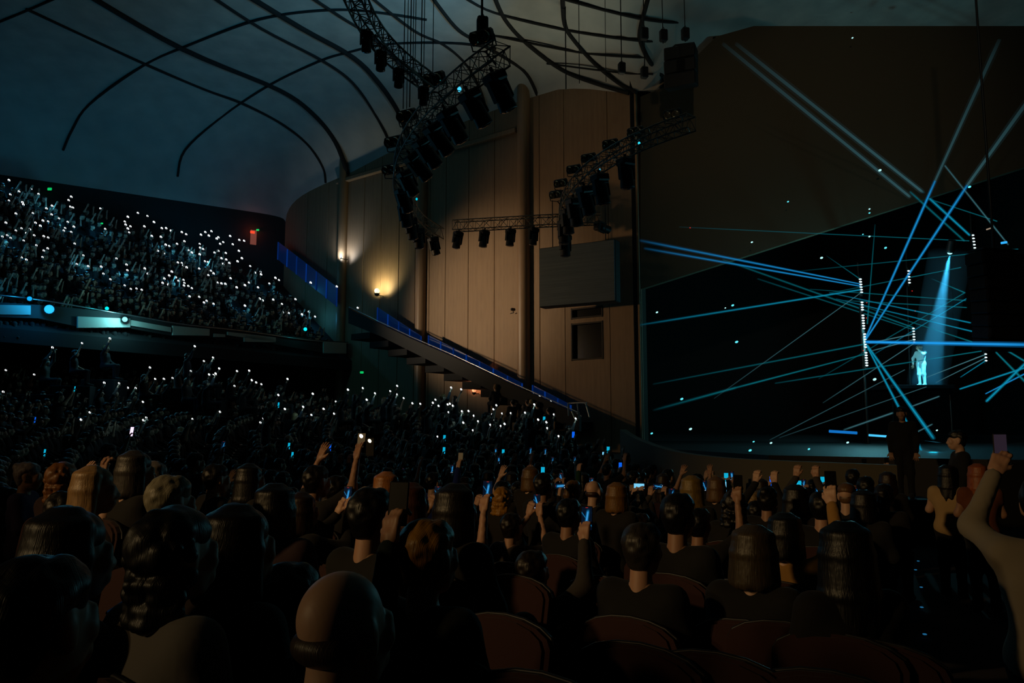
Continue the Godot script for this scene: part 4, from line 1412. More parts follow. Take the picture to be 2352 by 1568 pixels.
func make_hair() -> void:
	var cap := [[Vector3(0, 0.06, 0.015), Vector3(0.081, 0.078, 0.097)], [Vector3(0, 0.02, 0.055), Vector3(0.078, 0.086, 0.071)]]
	var rng := RandomNumberGenerator.new()
	rng.seed = 4
	# short hair: tufts lying backwards and down over the cap
	var short := cap + [[Vector3(0, -0.045, 0.072), Vector3(0.058, 0.045, 0.036)]]
	for i in 130:
		var d := Vector3(rng.randfn(), rng.randfn() * 0.9 + 0.35, rng.randfn() + 0.35).normalized()
		if d.z < -0.25 and d.y < 0.45 or d.y < -0.5:
			continue
		var at := Vector3(0, 0.035, 0.022) + d * Vector3(0.079, 0.1, 0.1)
		var lie := Vector3(d.x * 0.2 + rng.randfn() * 0.25, -0.7, 0.55 - d.z * 0.6)
		lie = (lie - d * lie.dot(d)).normalized()
		short.append([at, at + lie * rng.randf_range(0.02, 0.035) + d * 0.002, 0.011, 0.005])
	var kinds := {"short": short}
	# long hair and bobs: locks from the crown, each falling over the sides and back
	for kind in ["long", "bob"]:
		var l := cap.duplicate()
		for layer in 2:
			for i in 30:
				var a := PI * (-0.05 + 1.1 * (i + 0.5 * layer) / 29.0) + rng.randfn() * 0.03
				var d := Vector3(cos(a), 0, sin(a))
				var out := 0.004 * layer + rng.randf() * 0.004
				var p0 := Vector3(d.x * 0.03, 0.122, 0.012 + d.z * 0.035)
				var p1 := Vector3(d.x * (0.072 + out), 0.09, 0.014 + d.z * (0.08 + out))
				var p2 := Vector3(d.x * (0.086 + out), 0.01, 0.018 + d.z * (0.09 + out))
				var drop := -0.115 - rng.randf() * 0.03 if kind == "bob" else -0.15
				var p3 := Vector3(d.x * (0.098 + out) + rng.randfn() * 0.004, drop, 0.025 + d.z * (0.1 + out))
				var pts := [p0, p1, p2, p3]
				var rr := [0.008, 0.012, 0.0135, 0.009]
				if kind == "long":
					pts.append(Vector3(d.x * 0.098 + rng.randfn() * 0.012, -0.26 - rng.randf() * 0.07, 0.045 + d.z * 0.095))
					rr = [0.008, 0.012, 0.0135, 0.014, 0.006]
				limb(l, pts, rr)
		kinds[kind] = l
	kinds["bun"] = short + [[Vector3(0, 0.1, 0.115), Vector3(0.042, 0.042, 0.038)]]
	var tail := short.duplicate()
	for i in 9:
		var o := Vector3(rng.randfn() * 0.012, 0, rng.randfn() * 0.01)
		limb(tail, [Vector3(0, 0.07, 0.1) + o, Vector3(0, 0.06, 0.145) + o, Vector3(0, -0.05, 0.155) + o * 1.6, Vector3(0, -0.15 - rng.randf() * 0.03, 0.145) + o], [0.014, 0.015, 0.014, 0.005])
	kinds["tail"] = tail
	var curly := cap.duplicate()
	for i in 110:
		var d := Vector3(rng.randfn(), rng.randfn() + 0.2, rng.randfn() + 0.6).normalized()
		if d.z < -0.5 and d.y < 0.5:
			continue
		curly.append([Vector3(0, 0.02 - 0.02 * absf(d.x), 0.025) + d * Vector3(0.1, 0.1, 0.104) * rng.randf_range(0.93, 1.06), Vector3.ONE * rng.randf_range(0.013, 0.023)])
	for i in 40:
		var a := PI * i / 39.0
		curly.append([Vector3(cos(a) * 0.098, -0.06 - 0.035 * (i % 4), 0.03 + sin(a) * 0.088) + Vector3(rng.randfn(), 0, rng.randfn()) * 0.006, Vector3.ONE * rng.randf_range(0.016, 0.026)])
	kinds["curly"] = curly
	kinds["fringe"] = [[Vector3(0, -0.015, 0.06), Vector3(0.0775, 0.042, 0.0605)]]
	kinds["cap"] = [[Vector3(0, 0.07, 0.015), Vector3(0.088, 0.072, 0.102)], [Vector3(0, 0.05, -0.11), Vector3(0.06, 0.012, 0.06)], [Vector3(0, -0.02, 0.075), Vector3(0.062, 0.05, 0.035)]]
	for kk in kinds:
		var m := MB.new()
		m.skin(kinds[kk], 0.006, 170.0 if kk == "curly" else 115.0)
		hairs[kk] = m.mesh()

# head_at is where the head sits in the figure's own frame
func head_at(standing: bool) -> Vector3:
	return Vector3(0, 1.6 if standing else 1.18, 0.0)

func make_body(called: String, standing: bool, ra: Array, la: Array, grips: Array, sleeve := 1.0, top_only := false, turn := 0.0) -> void:
	var lift := 0.42 if standing else 0.0
	var cell := 0.0175
	var l := []
	torso(l, lift, -0.008)
	legs(l, standing, -0.008)
	arms(l, lift, ra, la, 0.0)
	var hd := head_at(standing)
	l.append([hd + Vector3(0, -0.09, 0.035), hd + Vector3(0, -0.2, 0.045), 0.05, 0.056])
	var b := MB.new()
	b.skin(l, cell, 55.0)
	b.add(head_mb, Transform3D(Basis(Vector3.UP, turn), hd))
	var hands := []
	for s in [1, -1]:
		var a: Array = ra if s == 1 else la
		var el: Vector3 = a[0] + Vector3(0, lift, 0)
		var wr: Vector3 = a[1] + Vector3(0, lift, 0)
		var y := (wr - el).normalized()
		if a.size() > 2:
			y = a[2].normalized()
		var z := Vector3(0, 0, 1)
		if absf(y.z) > 0.8:
			z = Vector3(0, 1, 0)
		var x := y.cross(z).normalized()
		z = x.cross(y)
		var bs := Basis(x * (-1.0 if s == 1 else 1.0), y, z)
		b.add(hand_grip if (grips[0] if s == 1 else grips[1]) else hand_open, Transform3D(bs, wr + y * 0.02))
		hands.append(wr + y * 0.1)
	var c := []
	torso(c, lift, 0.012)
	if not standing:
		legs(c, standing, 0.01)
	arms(c, lift, ra, la, 0.012, sleeve)
	var cm := MB.new()
	cm.skin(c, cell, 48.0)
	var lower = null
	if standing:
		var t := []
		legs(t, true, 0.012)
		t.append([Vector3(-0.07, 0.92, 0.02), Vector3(0.07, 0.92, 0.02), 0.122, 0.122])
		var tm := MB.new()
		tm.skin(t, cell, 48.0)
		lower = tm.mesh()
	bodies[called] = {"body": b.mesh(), "clothes": cm.mesh(), "lower": lower, "hands": hands, "head": Transform3D(Basis(Vector3.UP, turn), hd), "standing": standing}

func make_people() -> void:
	make_hands()
	make_head()
	make_hair()
	var rest_r := [Vector3(0.23, 0.72, -0.02), Vector3(0.13, 0.62, -0.24)]
	var rest_l := [Vector3(-0.23, 0.72, -0.02), Vector3(-0.13, 0.62, -0.24)]
	var up_r := [Vector3(0.3, 1.12, -0.12), Vector3(0.25, 1.36, -0.2)]
	var up_l := [Vector3(-0.31, 1.1, -0.1), Vector3(-0.24, 1.34, -0.16)]
	var two_r := [Vector3(0.25, 0.92, -0.2), Vector3(0.075, 1.12, -0.34), Vector3(-0.25, 1, -0.15)]
	var two_l := [Vector3(-0.25, 0.92, -0.2), Vector3(-0.075, 1.12, -0.34), Vector3(0.25, 1, -0.15)]
	make_body("rest", false, rest_r, rest_l, [false, false])
	make_body("one", false, up_r, rest_l, [true, false])
	make_body("one_bare", false, up_r, rest_l, [true, false], 0.75)
	make_body("two", false, two_r, two_l, [true, true])
	make_body("two_bare", false, [Vector3(0.26, 0.98, -0.2), Vector3(0.08, 1.26, -0.32), Vector3(-0.25, 1, -0.1)], [Vector3(-0.26, 0.98, -0.2), Vector3(-0.08, 1.26, -0.32), Vector3(0.25, 1, -0.1)], [true, true], 0.7)
	make_body("high", false, [Vector3(0.27, 1.24, -0.1), Vector3(0.12, 1.5, -0.2), Vector3(-0.1, 1, -0.1)], [Vector3(-0.27, 1.24, -0.1), Vector3(-0.12, 1.5, -0.2), Vector3(0.1, 1, -0.1)], [true, true])
	make_body("wave", false, up_r, up_l, [false, false], 0.8)
	make_body("stand", true, [Vector3(0.24, 0.7, 0.02), Vector3(0.22, 0.46, -0.05)], [Vector3(-0.24, 0.7, 0.02), Vector3(-0.22, 0.46, -0.05)], [false, false])
	make_body("stand_bare", true, [Vector3(0.24, 0.72, 0.0), Vector3(0.16, 0.72, -0.22)], [Vector3(-0.24, 0.72, 0.0), Vector3(-0.16, 0.72, -0.22)], [false, false], 0.35)
	make_body("stand_one", true, [Vector3(0.24, 0.7, 0.02), Vector3(0.22, 0.46, -0.05)], [Vector3(-0.3, 1.06, -0.16), Vector3(-0.2, 1.3, -0.26)], [false, true])
	make_body("sing", true, [Vector3(0.3, 0.74, 0.0), Vector3(0.27, 0.48, -0.1)], [Vector3(-0.22, 0.88, -0.22), Vector3(-0.03, 1.06, -0.2), Vector3(0.3, 0.6, 0.1)], [false, true])
	for c in [Color(0.06, 0.06, 0.07), Color(0.09, 0.08, 0.08), Color(0.05, 0.06, 0.1), Color(0.16, 0.13, 0.11), Color(0.1, 0.12, 0.1), Color(0.22, 0.2, 0.19), Color(0.12, 0.06, 0.08), Color(0.3, 0.28, 0.26)]:
		clothes_mats.append(cloth(c))
	for c in [Color(0.8, 0.64, 0.54), Color(0.74, 0.57, 0.47), Color(0.64, 0.48, 0.38)]:
		var m := StandardMaterial3D.new()
		m.albedo_color = c
		m.roughness = 0.5
		m.subsurf_scatter_enabled = true
		m.subsurf_scatter_strength = 0.08
		skin_mats.append(m)
	for c in [Color(0.07, 0.055, 0.05), Color(0.13, 0.09, 0.06), Color(0.22, 0.15, 0.09), Color(0.55, 0.4, 0.2), Color(0.75, 0.62, 0.42), Color(0.62, 0.6, 0.58)]:
		hair_mats.append(hair_mat(c))

func cloth(c: Color) -> StandardMaterial3D:
	var m := StandardMaterial3D.new()
	m.albedo_color = c
	m.roughness = 0.9
	m.rim_enabled = true
	m.rim = 0.3
	return m

var strand: Texture2D
func hair_mat(c: Color) -> StandardMaterial3D:
	if strand == null:
		strand = noise_tex(0.05, Vector2(5, 0.12), Color(0.55, 0.55, 0.55), Color(1, 1, 1), 21)
	var m := StandardMaterial3D.new()
	m.albedo_color = c
	m.albedo_texture = strand
	m.roughness = 0.42
	m.uv1_triplanar = true
	m.uv1_scale = Vector3(5, 5, 5)
	m.heightmap_enabled = true
	m.heightmap_texture = strand
	m.heightmap_scale = 0.25
	return m

# a person: continuous body, clothing, hair
func person(pose: String, hair: String, at: Vector3, yaw: float, label: String, group := "", look_ := {}, scale_ := 1.0, tilt := 0.0) -> Node3D:
	var b = bodies[pose]
	var k := people_count
	people_count += 1
	var o := thing("person", label, "person", at, yaw, group)
	o.scale = Vector3.ONE * scale_
	put("body", b.body, look_.get("skin", skin_mats[k % 3]), o)
	put("clothing", b.clothes, look_.get("cloth", clothes_mats[(k * 5 + k / 3) % 8]), o)
	if b.lower:
		put("trousers", b.lower, look_.get("legs", clothes_mats[0]), o)
	if hair:
		put("hair", hairs[hair], look_.get("hair", hair_mats[[0, 1, 0, 2, 1, 3, 0, 2, 4][k % 9]]), o, b.head * Transform3D(Basis(Vector3.RIGHT, tilt), Vector3.ZERO))
	return o

# ---------------------------------------------------------------- phones
var screens := []
func make_phones() -> void:
	var b := MB.new()
	b.box(Transform3D(), Vector3(0.075, 0.155, 0.009), 0.004)
	var s := MB.new()
	s.box(Transform3D(Basis(), Vector3(0, 0, 0.0052)), Vector3(0.068, 0.143, 0.001))
	# screen with a plate of texture coordinates
	var a := s
	var uv := PackedVector2Array()
	for p in a.v:
		uv.append(Vector2(p.x / 0.068 + 0.5, 0.5 - p.y / 0.143))
	var arr := []
	arr.resize(Mesh.ARRAY_MAX)
	arr[Mesh.ARRAY_VERTEX] = a.v
	arr[Mesh.ARRAY_NORMAL] = a.n
	arr[Mesh.ARRAY_INDEX] = a.idx
	arr[Mesh.ARRAY_TEX_UV] = uv
	var sm := ArrayMesh.new()
	sm.add_surface_from_arrays(Mesh.PRIMITIVE_TRIANGLES, arr)
	var c := MB.new()
	c.box(Transform3D(Basis(), Vector3(0.02, 0.055, -0.0055)), Vector3(0.028, 0.03, 0.003), 0.001)
	var f := MB.new()
	f.lathe(Transform3D(Basis(Vector3.RIGHT, PI / 2), Vector3.ZERO), [Vector2(1.0, 0.0), Vector2(0.8, 0.22), Vector2(0.45, 0.34), Vector2(0.0, 0.38)], 12)
	var fb := MB.new()
	fb.lathe(Transform3D(Basis(Vector3.RIGHT, PI / 2), Vector3.ZERO), [Vector2(0.0, -0.3), Vector2(0.6, -0.22), Vector2(0.98, -0.03), Vector2(1.0, 0.0)], 12)
	phone_meshes = [b.mesh(), sm, c.mesh(), f.mesh(), fb.mesh()]
	var rng := RandomNumberGenerator.new()
	rng.seed = 77
	for v in 4:
		var im := Image.create(24, 48, false, Image.FORMAT_RGB8)
		im.fill(Color(0.01, 0.03, 0.05))
		for y in 48:
			for x in 24:
				var d := absf(x - 12 - (y - 24) * [0.35, -0.3, 0.1, -0.15][v])
				var t := clampf(1.0 - d / [4.0, 3.0, 9.0, 5.0][v], 0, 1)
				var e := clampf(1.0 - absf((y - 26) - (x - 12) * [0.8, -0.5, 0.2, 1.2][v]) / 2.5, 0, 1) * 0.7
				var g := maxf(t * smoothstep(2, 12, y) * (1.0 - smoothstep(38, 44, y)), e if v != 2 else 0.0)
				im.set_pixel(x, y, Color(0.02 + 0.35 * g * g * g, 0.06 + 0.62 * g, 0.12 + 0.85 * g))
		im.fill_rect(Rect2i(3, 43, 5, 2), Color(0.9, 0.9, 0.9))
		im.fill_rect(Rect2i(14, 42, 4, 3), Color(0.9, 0.9, 0.9))
		im.fill_rect(Rect2i(9, 1, 6, 1), Color(0.9, 0.2, 0.15))
		var m := StandardMaterial3D.new()
		m.albedo_color = Color(0.02, 0.02, 0.02)
		m.roughness = 0.15
		m.emission_enabled = true
		m.emission_texture = ImageTexture.create_from_image(im)
		m.emission_operator = BaseMaterial3D.EMISSION_OP_MULTIPLY
		m.emission = Color.WHITE
		m.emission_energy_multiplier = 1.0
		screens.append(m)

func phone(at: Vector3, x: Basis, label: String, group := "", screen = null, flash := 0.0, flash_mat: Material = null) -> Node3D:
	var o := thing("phone", label, "phone", at, 0.0, group)
	o.basis = x
	put("case", phone_meshes[0], mat(Color(0.03, 0.03, 0.035), 0.35), o)
	if screen:
		put("screen", phone_meshes[1], screen, o)
	put("camera_bump", phone_meshes[2], mat(Color(0.02, 0.02, 0.02), 0.2), o)
	if flash > 0.0:
		var aim := ((EYE - at).normalized() + Vector3(0.12, -0.3, 0)).normalized()
		var turn := Basis(Quaternion(Vector3.BACK, aim)) * Basis(Vector3.BACK, 0.6) * Basis().scaled(Vector3(flash * 0.8, flash * 1.15, flash))
		put("flash_light", phone_meshes[3], flash_mat, o, Transform3D(x.inverse() * turn, Vector3(0, 0.05, 0.012)))  # dome oversized, the bloom of the lamp built into its shape
		put("flash_blocker", phone_meshes[4], mat(Color(0.02, 0.02, 0.02), 0.6), o, Transform3D(x.inverse() * turn, Vector3(0, 0.05, 0.012)))  # black cap added to keep the glow to the front
	return o

func seat() -> Node3D:
	var t := thing("auditorium_seat", "", "seat")
	var plush := cloth(Color(0.2, 0.09, 0.08))
	var steel := mat(Color(0.2, 0.2, 0.21), 0.45, 0.6)
	var outline := PackedVector2Array([Vector2(-0.25, 0.0), Vector2(0.25, 0.0), Vector2(0.26, 0.38)])
	for i in 9:
		var a := PI * i / 8.0
		outline.append(Vector2(cos(a) * 0.26, 0.4 + sin(a) * 0.1))
	outline.append(Vector2(-0.26, 0.38))
	var b := MB.new()
	b.prism(Transform3D(Basis(Vector3.RIGHT, -0.16), Vector3(0, 0.4, 0.27)), outline, 0.07)
	var inner := PackedVector2Array()
	for p in outline:
		inner.append(Vector2(p.x * 0.88, 0.02 + p.y * 0.94))
	b.prism(Transform3D(Basis(Vector3.RIGHT, -0.16), Vector3(0, 0.4, 0.285)), inner, 0.1)
	put("backrest", b.mesh(), plush, t)
	var c := MB.new()
	c.box(Transform3D(Basis(Vector3.RIGHT, 0.05), Vector3(0, 0.41, -0.03)), Vector3(0.48, 0.11, 0.46), 0.04)
	put("cushion", c.mesh(), plush, t)
	for s in [-1, 1]:
		var a := MB.new()
		a.box(Transform3D(Basis(), Vector3(s * 0.275, 0.62, 0.0)), Vector3(0.05, 0.04, 0.34), 0.015)
		put("armrest", a.mesh(), mat(Color(0.09, 0.06, 0.05), 0.4), t)
		var l := MB.new()
		l.box(Transform3D(Basis(), Vector3(s * 0.275, 0.3, 0.06)), Vector3(0.035, 0.62, 0.16), 0.01)
		put("leg", l.mesh(), mat(Color(0.05, 0.05, 0.05), 0.5), t)
	var tr := MB.new()
	var tp := []
	for i in range(3, 12):
		tp.append(Transform3D(Basis(Vector3.RIGHT, -0.16), Vector3(0, 0.4, 0.275)) * Vector3(outline[i].x * 1.005, outline[i].y + 0.004, -0.035))
	tr.tube(tp, [0.008], 6)
	put("trim", tr.mesh(), steel, t)
	return t

# ---------------------------------------------------------------- the audience
var taken := []       # [plan position, pixel x, pixel y, depth] of whoever the photograph shows
var seat0: Node3D
var seat_spots := []

func pixel(p: Vector3) -> Vector2:
	var q := p - EYE
	var fwd := Vector3(0, sin(PITCH), -cos(PITCH))
	var up := Vector3(0, cos(PITCH), sin(PITCH))
	var d := q.dot(fwd)
	return Vector2(1176 + q.x / d * FOCAL, 784 - q.dot(up) / d * FOCAL)

func take(at: Vector3, px: float, py: float) -> void:
	taken.append([Vector2(at.x, at.z), px, py, -at.z])

# moves a figure along its sight line until nobody else sits there
func free_depth(px: float, py: float, d: float, down: Vector3, gap := 0.44) -> float:
	for i in 14:
		var e := d * (1.0 + 0.035 * ((i + 1) / 2) * (-1.0 if i % 2 == 0 else 1.0))
		var p := P(px, py, e)
		var at := p - Basis(Vector3.UP, stage_yaw(p)) * down
		var clear := true
		for t in taken:
			if t[0].distance_to(Vector2(at.x, at.z)) < gap:
				clear = false
				break
		if clear:
			return e
	return d

func add_seat(at: Vector3, yaw: float, label: String, group: String) -> void:
	var x := Transform3D(Basis(Vector3.UP, yaw), at)
	if seat0 == null:
		seat0 = seat()
		seat0.transform = x
		tag(seat0, label, "seat", group)
	else:
		again(seat0, label, x, group)

func build_near() -> void:
	var tan := cloth(Color(0.55, 0.42, 0.22))
	# px py depth of the head, pose, hair, hair colour, clothing colour, turn of the head or body, label
	var grey_hair := hair_mat(Color(0.62, 0.6, 0.55))
	for q in [
		[797, 1452, 1.65, "rest", "fringe", Color(0.3, 0.24, 0.18), Color(0.24, 0.2, 0.2), 0.0, "person with a large bald head close to the camera"],
		[990, 1285, 2.8, "rest", "short", Color(0.72, 0.52, 0.2), Color(0.06, 0.08, 0.08), 0.0, "person with short golden hair seated behind the bald head's row"],
		[168, 1280, 2.25, "rest", "bob", Color(0.12, 0.09, 0.07), Color(0.08, 0.08, 0.08), 0.0, "person with dark hair and a pale sheen on the crown beside the blue phone"],
		[412, 1275, 2.2, "rest", "curly", Color(0.05, 0.04, 0.04), Color(0.42, 0.4, 0.38), 0.0, "person with big dark hair over a pale grey garment"],
		[556, 1262, 2.5, "rest", "bob", Color(0.08, 0.05, 0.03), Color(0.14, 0.09, 0.06), 0.0, "person with a brown dim head beside the pale grey garment"],
		[100, 1440, 1.6, "rest", "short", Color(0.05, 0.04, 0.04), Color(0.05, 0.05, 0.05), 0.3, "person nearly black in the lower corner holding a dim blue phone"],
		[398, 1158, 3.9, "rest", "short", Color(0.66, 0.64, 0.55), Color(0.08, 0.09, 0.09), 0.0, "person with short white hair above the big dark head"],
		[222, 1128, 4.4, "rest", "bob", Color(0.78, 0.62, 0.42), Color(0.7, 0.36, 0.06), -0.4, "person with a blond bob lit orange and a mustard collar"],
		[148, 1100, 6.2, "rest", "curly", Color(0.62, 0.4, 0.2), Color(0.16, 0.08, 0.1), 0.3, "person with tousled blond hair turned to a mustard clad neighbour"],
		[316, 1085, 5.1, "rest", "bob", Color(0.3, 0.28, 0.27), Color(0.06, 0.06, 0.06), 0.0, "person with a dim grey bob beside the raised orange hand"],
		[360, 1098, 6.6, "rest", "long", Color(0.6, 0.56, 0.54), Color(0.06, 0.06, 0.06), 0.0, "person with long straight ash blond hair"],
		[68, 1096, 7.5, "rest", "bun", Color(0.75, 0.7, 0.72), Color(0.2, 0.16, 0.3), -0.5, "person with a white rimmed head of hair and violet clothes"],
		[500, 1102, 6.8, "rest", "short", Color(0.1, 0.09, 0.09), Color(0.07, 0.07, 0.07), 0.0, "person with dark hair seen below the phone held by two hands"],
		[578, 1104, 6.5, "rest", "long", Color(0.09, 0.08, 0.07), Color(0.08, 0.07, 0.07), 0.0, "person with long dark hair seated between two dim rows, below the white stick phone"],
		[635, 1172, 4.2, "rest", "bob", Color(0.06, 0.05, 0.05), Color(0.22, 0.15, 0.18), 0.5, "person with a blue lit cheek beside the pink shirt"],
		[893, 1125, 6.2, "rest", "long", Color(0.78, 0.5, 0.24), Color(0.3, 0.1, 0.12), 0.0, "person with long orange blond hair behind the dark raised phone"],
		[860, 1192, 3.6, "rest", "short", Color(0.04, 0.035, 0.03), Color(0.05, 0.05, 0.05), 0.0, "person with a black head in front of the orange blond hair"],
		[950, 1160, 5.0, "rest", "bob", Color(0.35, 0.2, 0.12), Color(0.07, 0.06, 0.05), 0.0, "person with reddish brown hair beside the dark raised phone"],
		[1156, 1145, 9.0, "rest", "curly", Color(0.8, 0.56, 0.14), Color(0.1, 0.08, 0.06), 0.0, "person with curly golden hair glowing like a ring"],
		[1052, 1175, 3.9, "rest", "bob", Color(0.12, 0.09, 0.06), Color(0.06, 0.06, 0.05), 0.0, "person with dark bobbed hair below the gold framed phone"],
		[1252, 1118, 8.0, "rest", "short", Color(0.06, 0.05, 0.05), Color(0.06, 0.06, 0.06), 0.0, "person with a dark round head beside the sideways phone"],
		[1222, 1098, 9.2, "rest", "bob", Color(0.5, 0.36, 0.16), Color(0.1, 0.08, 0.05), 0.0, "person with golden brown hair above the tall blue phone screen"],
		[1366, 1130, 8.7, "rest", "fringe", Color(0.3, 0.2, 0.15), Color(0.07, 0.06, 0.06), 0.0, "person with a pinkish shaven head in the middle of the crowd"],
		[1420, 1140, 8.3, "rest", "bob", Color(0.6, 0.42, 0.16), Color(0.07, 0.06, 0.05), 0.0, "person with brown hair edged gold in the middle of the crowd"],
		[1592, 1126, 7.6, "rest", "long", Color(0.62, 0.5, 0.22), Color(0.1, 0.09, 0.07), 0.0, "person with long fair hair falling beside the bright phone screens"],
		[1648, 1122, 9.5, "rest", "bob", Color(0.5, 0.36, 0.18), Color(0.08, 0.07, 0.06), 0.0, "person with a rounded fair head beside the red topped phone"],
		[1562, 1190, 4.5, "rest", "short", Color(0.05, 0.04, 0.04), Color(0.05, 0.05, 0.05), 0.0, "person with a black head and a lit neckline"],
		[1735, 1272, 3.9, "rest", "bob", Color(0.32, 0.27, 0.18), Color(0.05, 0.05, 0.05), 0.0, "person with a dim fair head low in the dark rows"],
		[1480, 1266, 4.4, "rest", "short", Color(0.22, 0.2, 0.18), Color(0.04, 0.04, 0.04), 0.0, "person with a faintly edged round head among empty seats"],
		[1938, 1275, 3.6, "rest", "long", Color(0.06, 0.05, 0.04), Color(0.06, 0.05, 0.05), 0.7, "person with long dark hair and a reddish cheek by the aisle"],
		[1946, 1140, 8.0, "rest", "cap", Color(0.5, 0.36, 0.2), Color(0.07, 0.06, 0.05), 0.0, "person in a tan cap beside the last bright phone"],
		[1830, 1150, 7.0, "rest", "long", Color(0.1, 0.08, 0.06), Color(0.07, 0.06, 0.06), 0.0, "person with long dark hair between two raised phones by the aisle"],
		[1310, 1185, 6.4, "rest", "short", Color(0.05, 0.045, 0.04), Color(0.05, 0.05, 0.05), 0.0, "person nearly black behind the small dim phone screen"],
		[1990, 1122, 9.2, "rest", "short", Color(0.07, 0.06, 0.05), Color(0.06, 0.05, 0.05), 0.0, "person with dark short hair at the aisle end behind the tan cap"],
		[2032, 1142, 8.4, "rest", "tail", Color(0.12, 0.08, 0.05), Color(0.07, 0.06, 0.06), 0.0, "person with a ponytail at the aisle end below the guard"],
		[1985, 1160, 7.4, "rest", "bob", Color(0.1, 0.07, 0.05), Color(0.06, 0.06, 0.06), 0.0, "person with a dark bob second in from the aisle"],
		[2040, 1108, 10.6, "rest", "long", Color(0.2, 0.13, 0.08), Color(0.07, 0.06, 0.06), 0.0, "person with long brown hair before the low wall by the guard"],
		[1890, 1168, 6.9, "rest", "short", Color(0.05, 0.04, 0.04), Color(0.06, 0.06, 0.06), 0.0, "person with a dark head just below the two brightest phones by the aisle"],
		[1765, 1152, 7.2, "rest", "bun", Color(0.1, 0.07, 0.05), Color(0.06, 0.06, 0.06), 0.0, "person with a dark bun beside the orange edged phone"],
		[1690, 1160, 6.8, "rest", "curly", Color(0.09, 0.06, 0.05), Color(0.06, 0.06, 0.06), 0.0, "person with dark curls under the orange edged phone"],
		[1960, 1100, 10.8, "rest", "short", Color(0.1, 0.08, 0.06), Color(0.05, 0.05, 0.05), 0.0, "person with dark hair before the end of the low wall"],
		[780, 1130, 6.8, "rest", "short", Color(0.07, 0.06, 0.06), Color(0.06, 0.06, 0.06), 0.0, "person with dark hair between the pink shirt and the orange blond hair"],
		[664, 1010, 20.0, "rest", "fringe", Color(0.1, 0.1, 0.08), Color(0.2, 0.28, 0.2), 0.0, "person with a greenish bald head far back in the stalls"],
	]:
		if q[2] > 3.0:
			q[2] = free_depth(q[0], q[1], q[2], Vector3(0, 1.18, 0), 0.5)
		var at := P(q[0], q[1], q[2]) - Vector3(0, 1.18, 0)
		var yaw: float = stage_yaw(at) + q[7]
		var look_ := {"hair": hair_mat(q[5]), "cloth": cloth(q[6])}
		if String(q[8]).contains("pinkish"):
			look_.skin = skin_mats[0]
		person(q[3], q[4], at, yaw, q[8], "", look_)
		take(at, q[0], q[1])
		if q[2] < 7.0:
			add_seat(at, stage_yaw(at), "seat of the " + q[8], "occupied seats of the front rows")
	# empty seats whose rounded backs catch a little light
	for q in [[1380, 1322, "fourth out from the golden hair"], [1590, 1362, "two rows below the lit neckline"], [1150, 1410, "with a white glint, beside the bald head"], [1460, 1475, "low in the middle with a pale spot on its rim"], [730, 1292, "between pink shirt and bald head"], [800, 1226, "pinkish, just in front of the pink shirt"], [690, 1243, "directly under the pink shirt"], [160, 1142, "magenta, under the mustard collar"], [1800, 1425, "two rows below the dim fair head"], [1905, 1540, "cut by the lower picture edge by the aisle"], [1500, 1278, "beside the faintly edged round head"], [1165, 1292, "just beyond the golden hair"], [430, 1425, "brown, below the pale grey garment"], [250, 1296, "beside the head with a pale sheen"], [60, 1310, "at the picture edge above the dark corner"], [1640, 1500, "three rows below the lit neckline"], [1230, 1545, "cut by the lower picture edge beside the bald head"], [2010, 1470, "at the end of its row beside the step lights"], [1330, 1235, "under the small dim phone screen"], [1690, 1330, "under the dim fair head"], [1000, 1500, "closest behind the bald head's shoulder"]]:
		var at := on_floor(q[0], q[1], 0.89, 3.0) - Vector3(0, 0.89, 0)
		var yaw := stage_yaw(at)
		at -= Basis(Vector3.UP, yaw) * Vector3(0, 0, 0.2)
		at.y = floor_y(at)
		add_seat(at, yaw, "empty dark red seat with rounded back, " + q[2], "empty seats of the front rows")
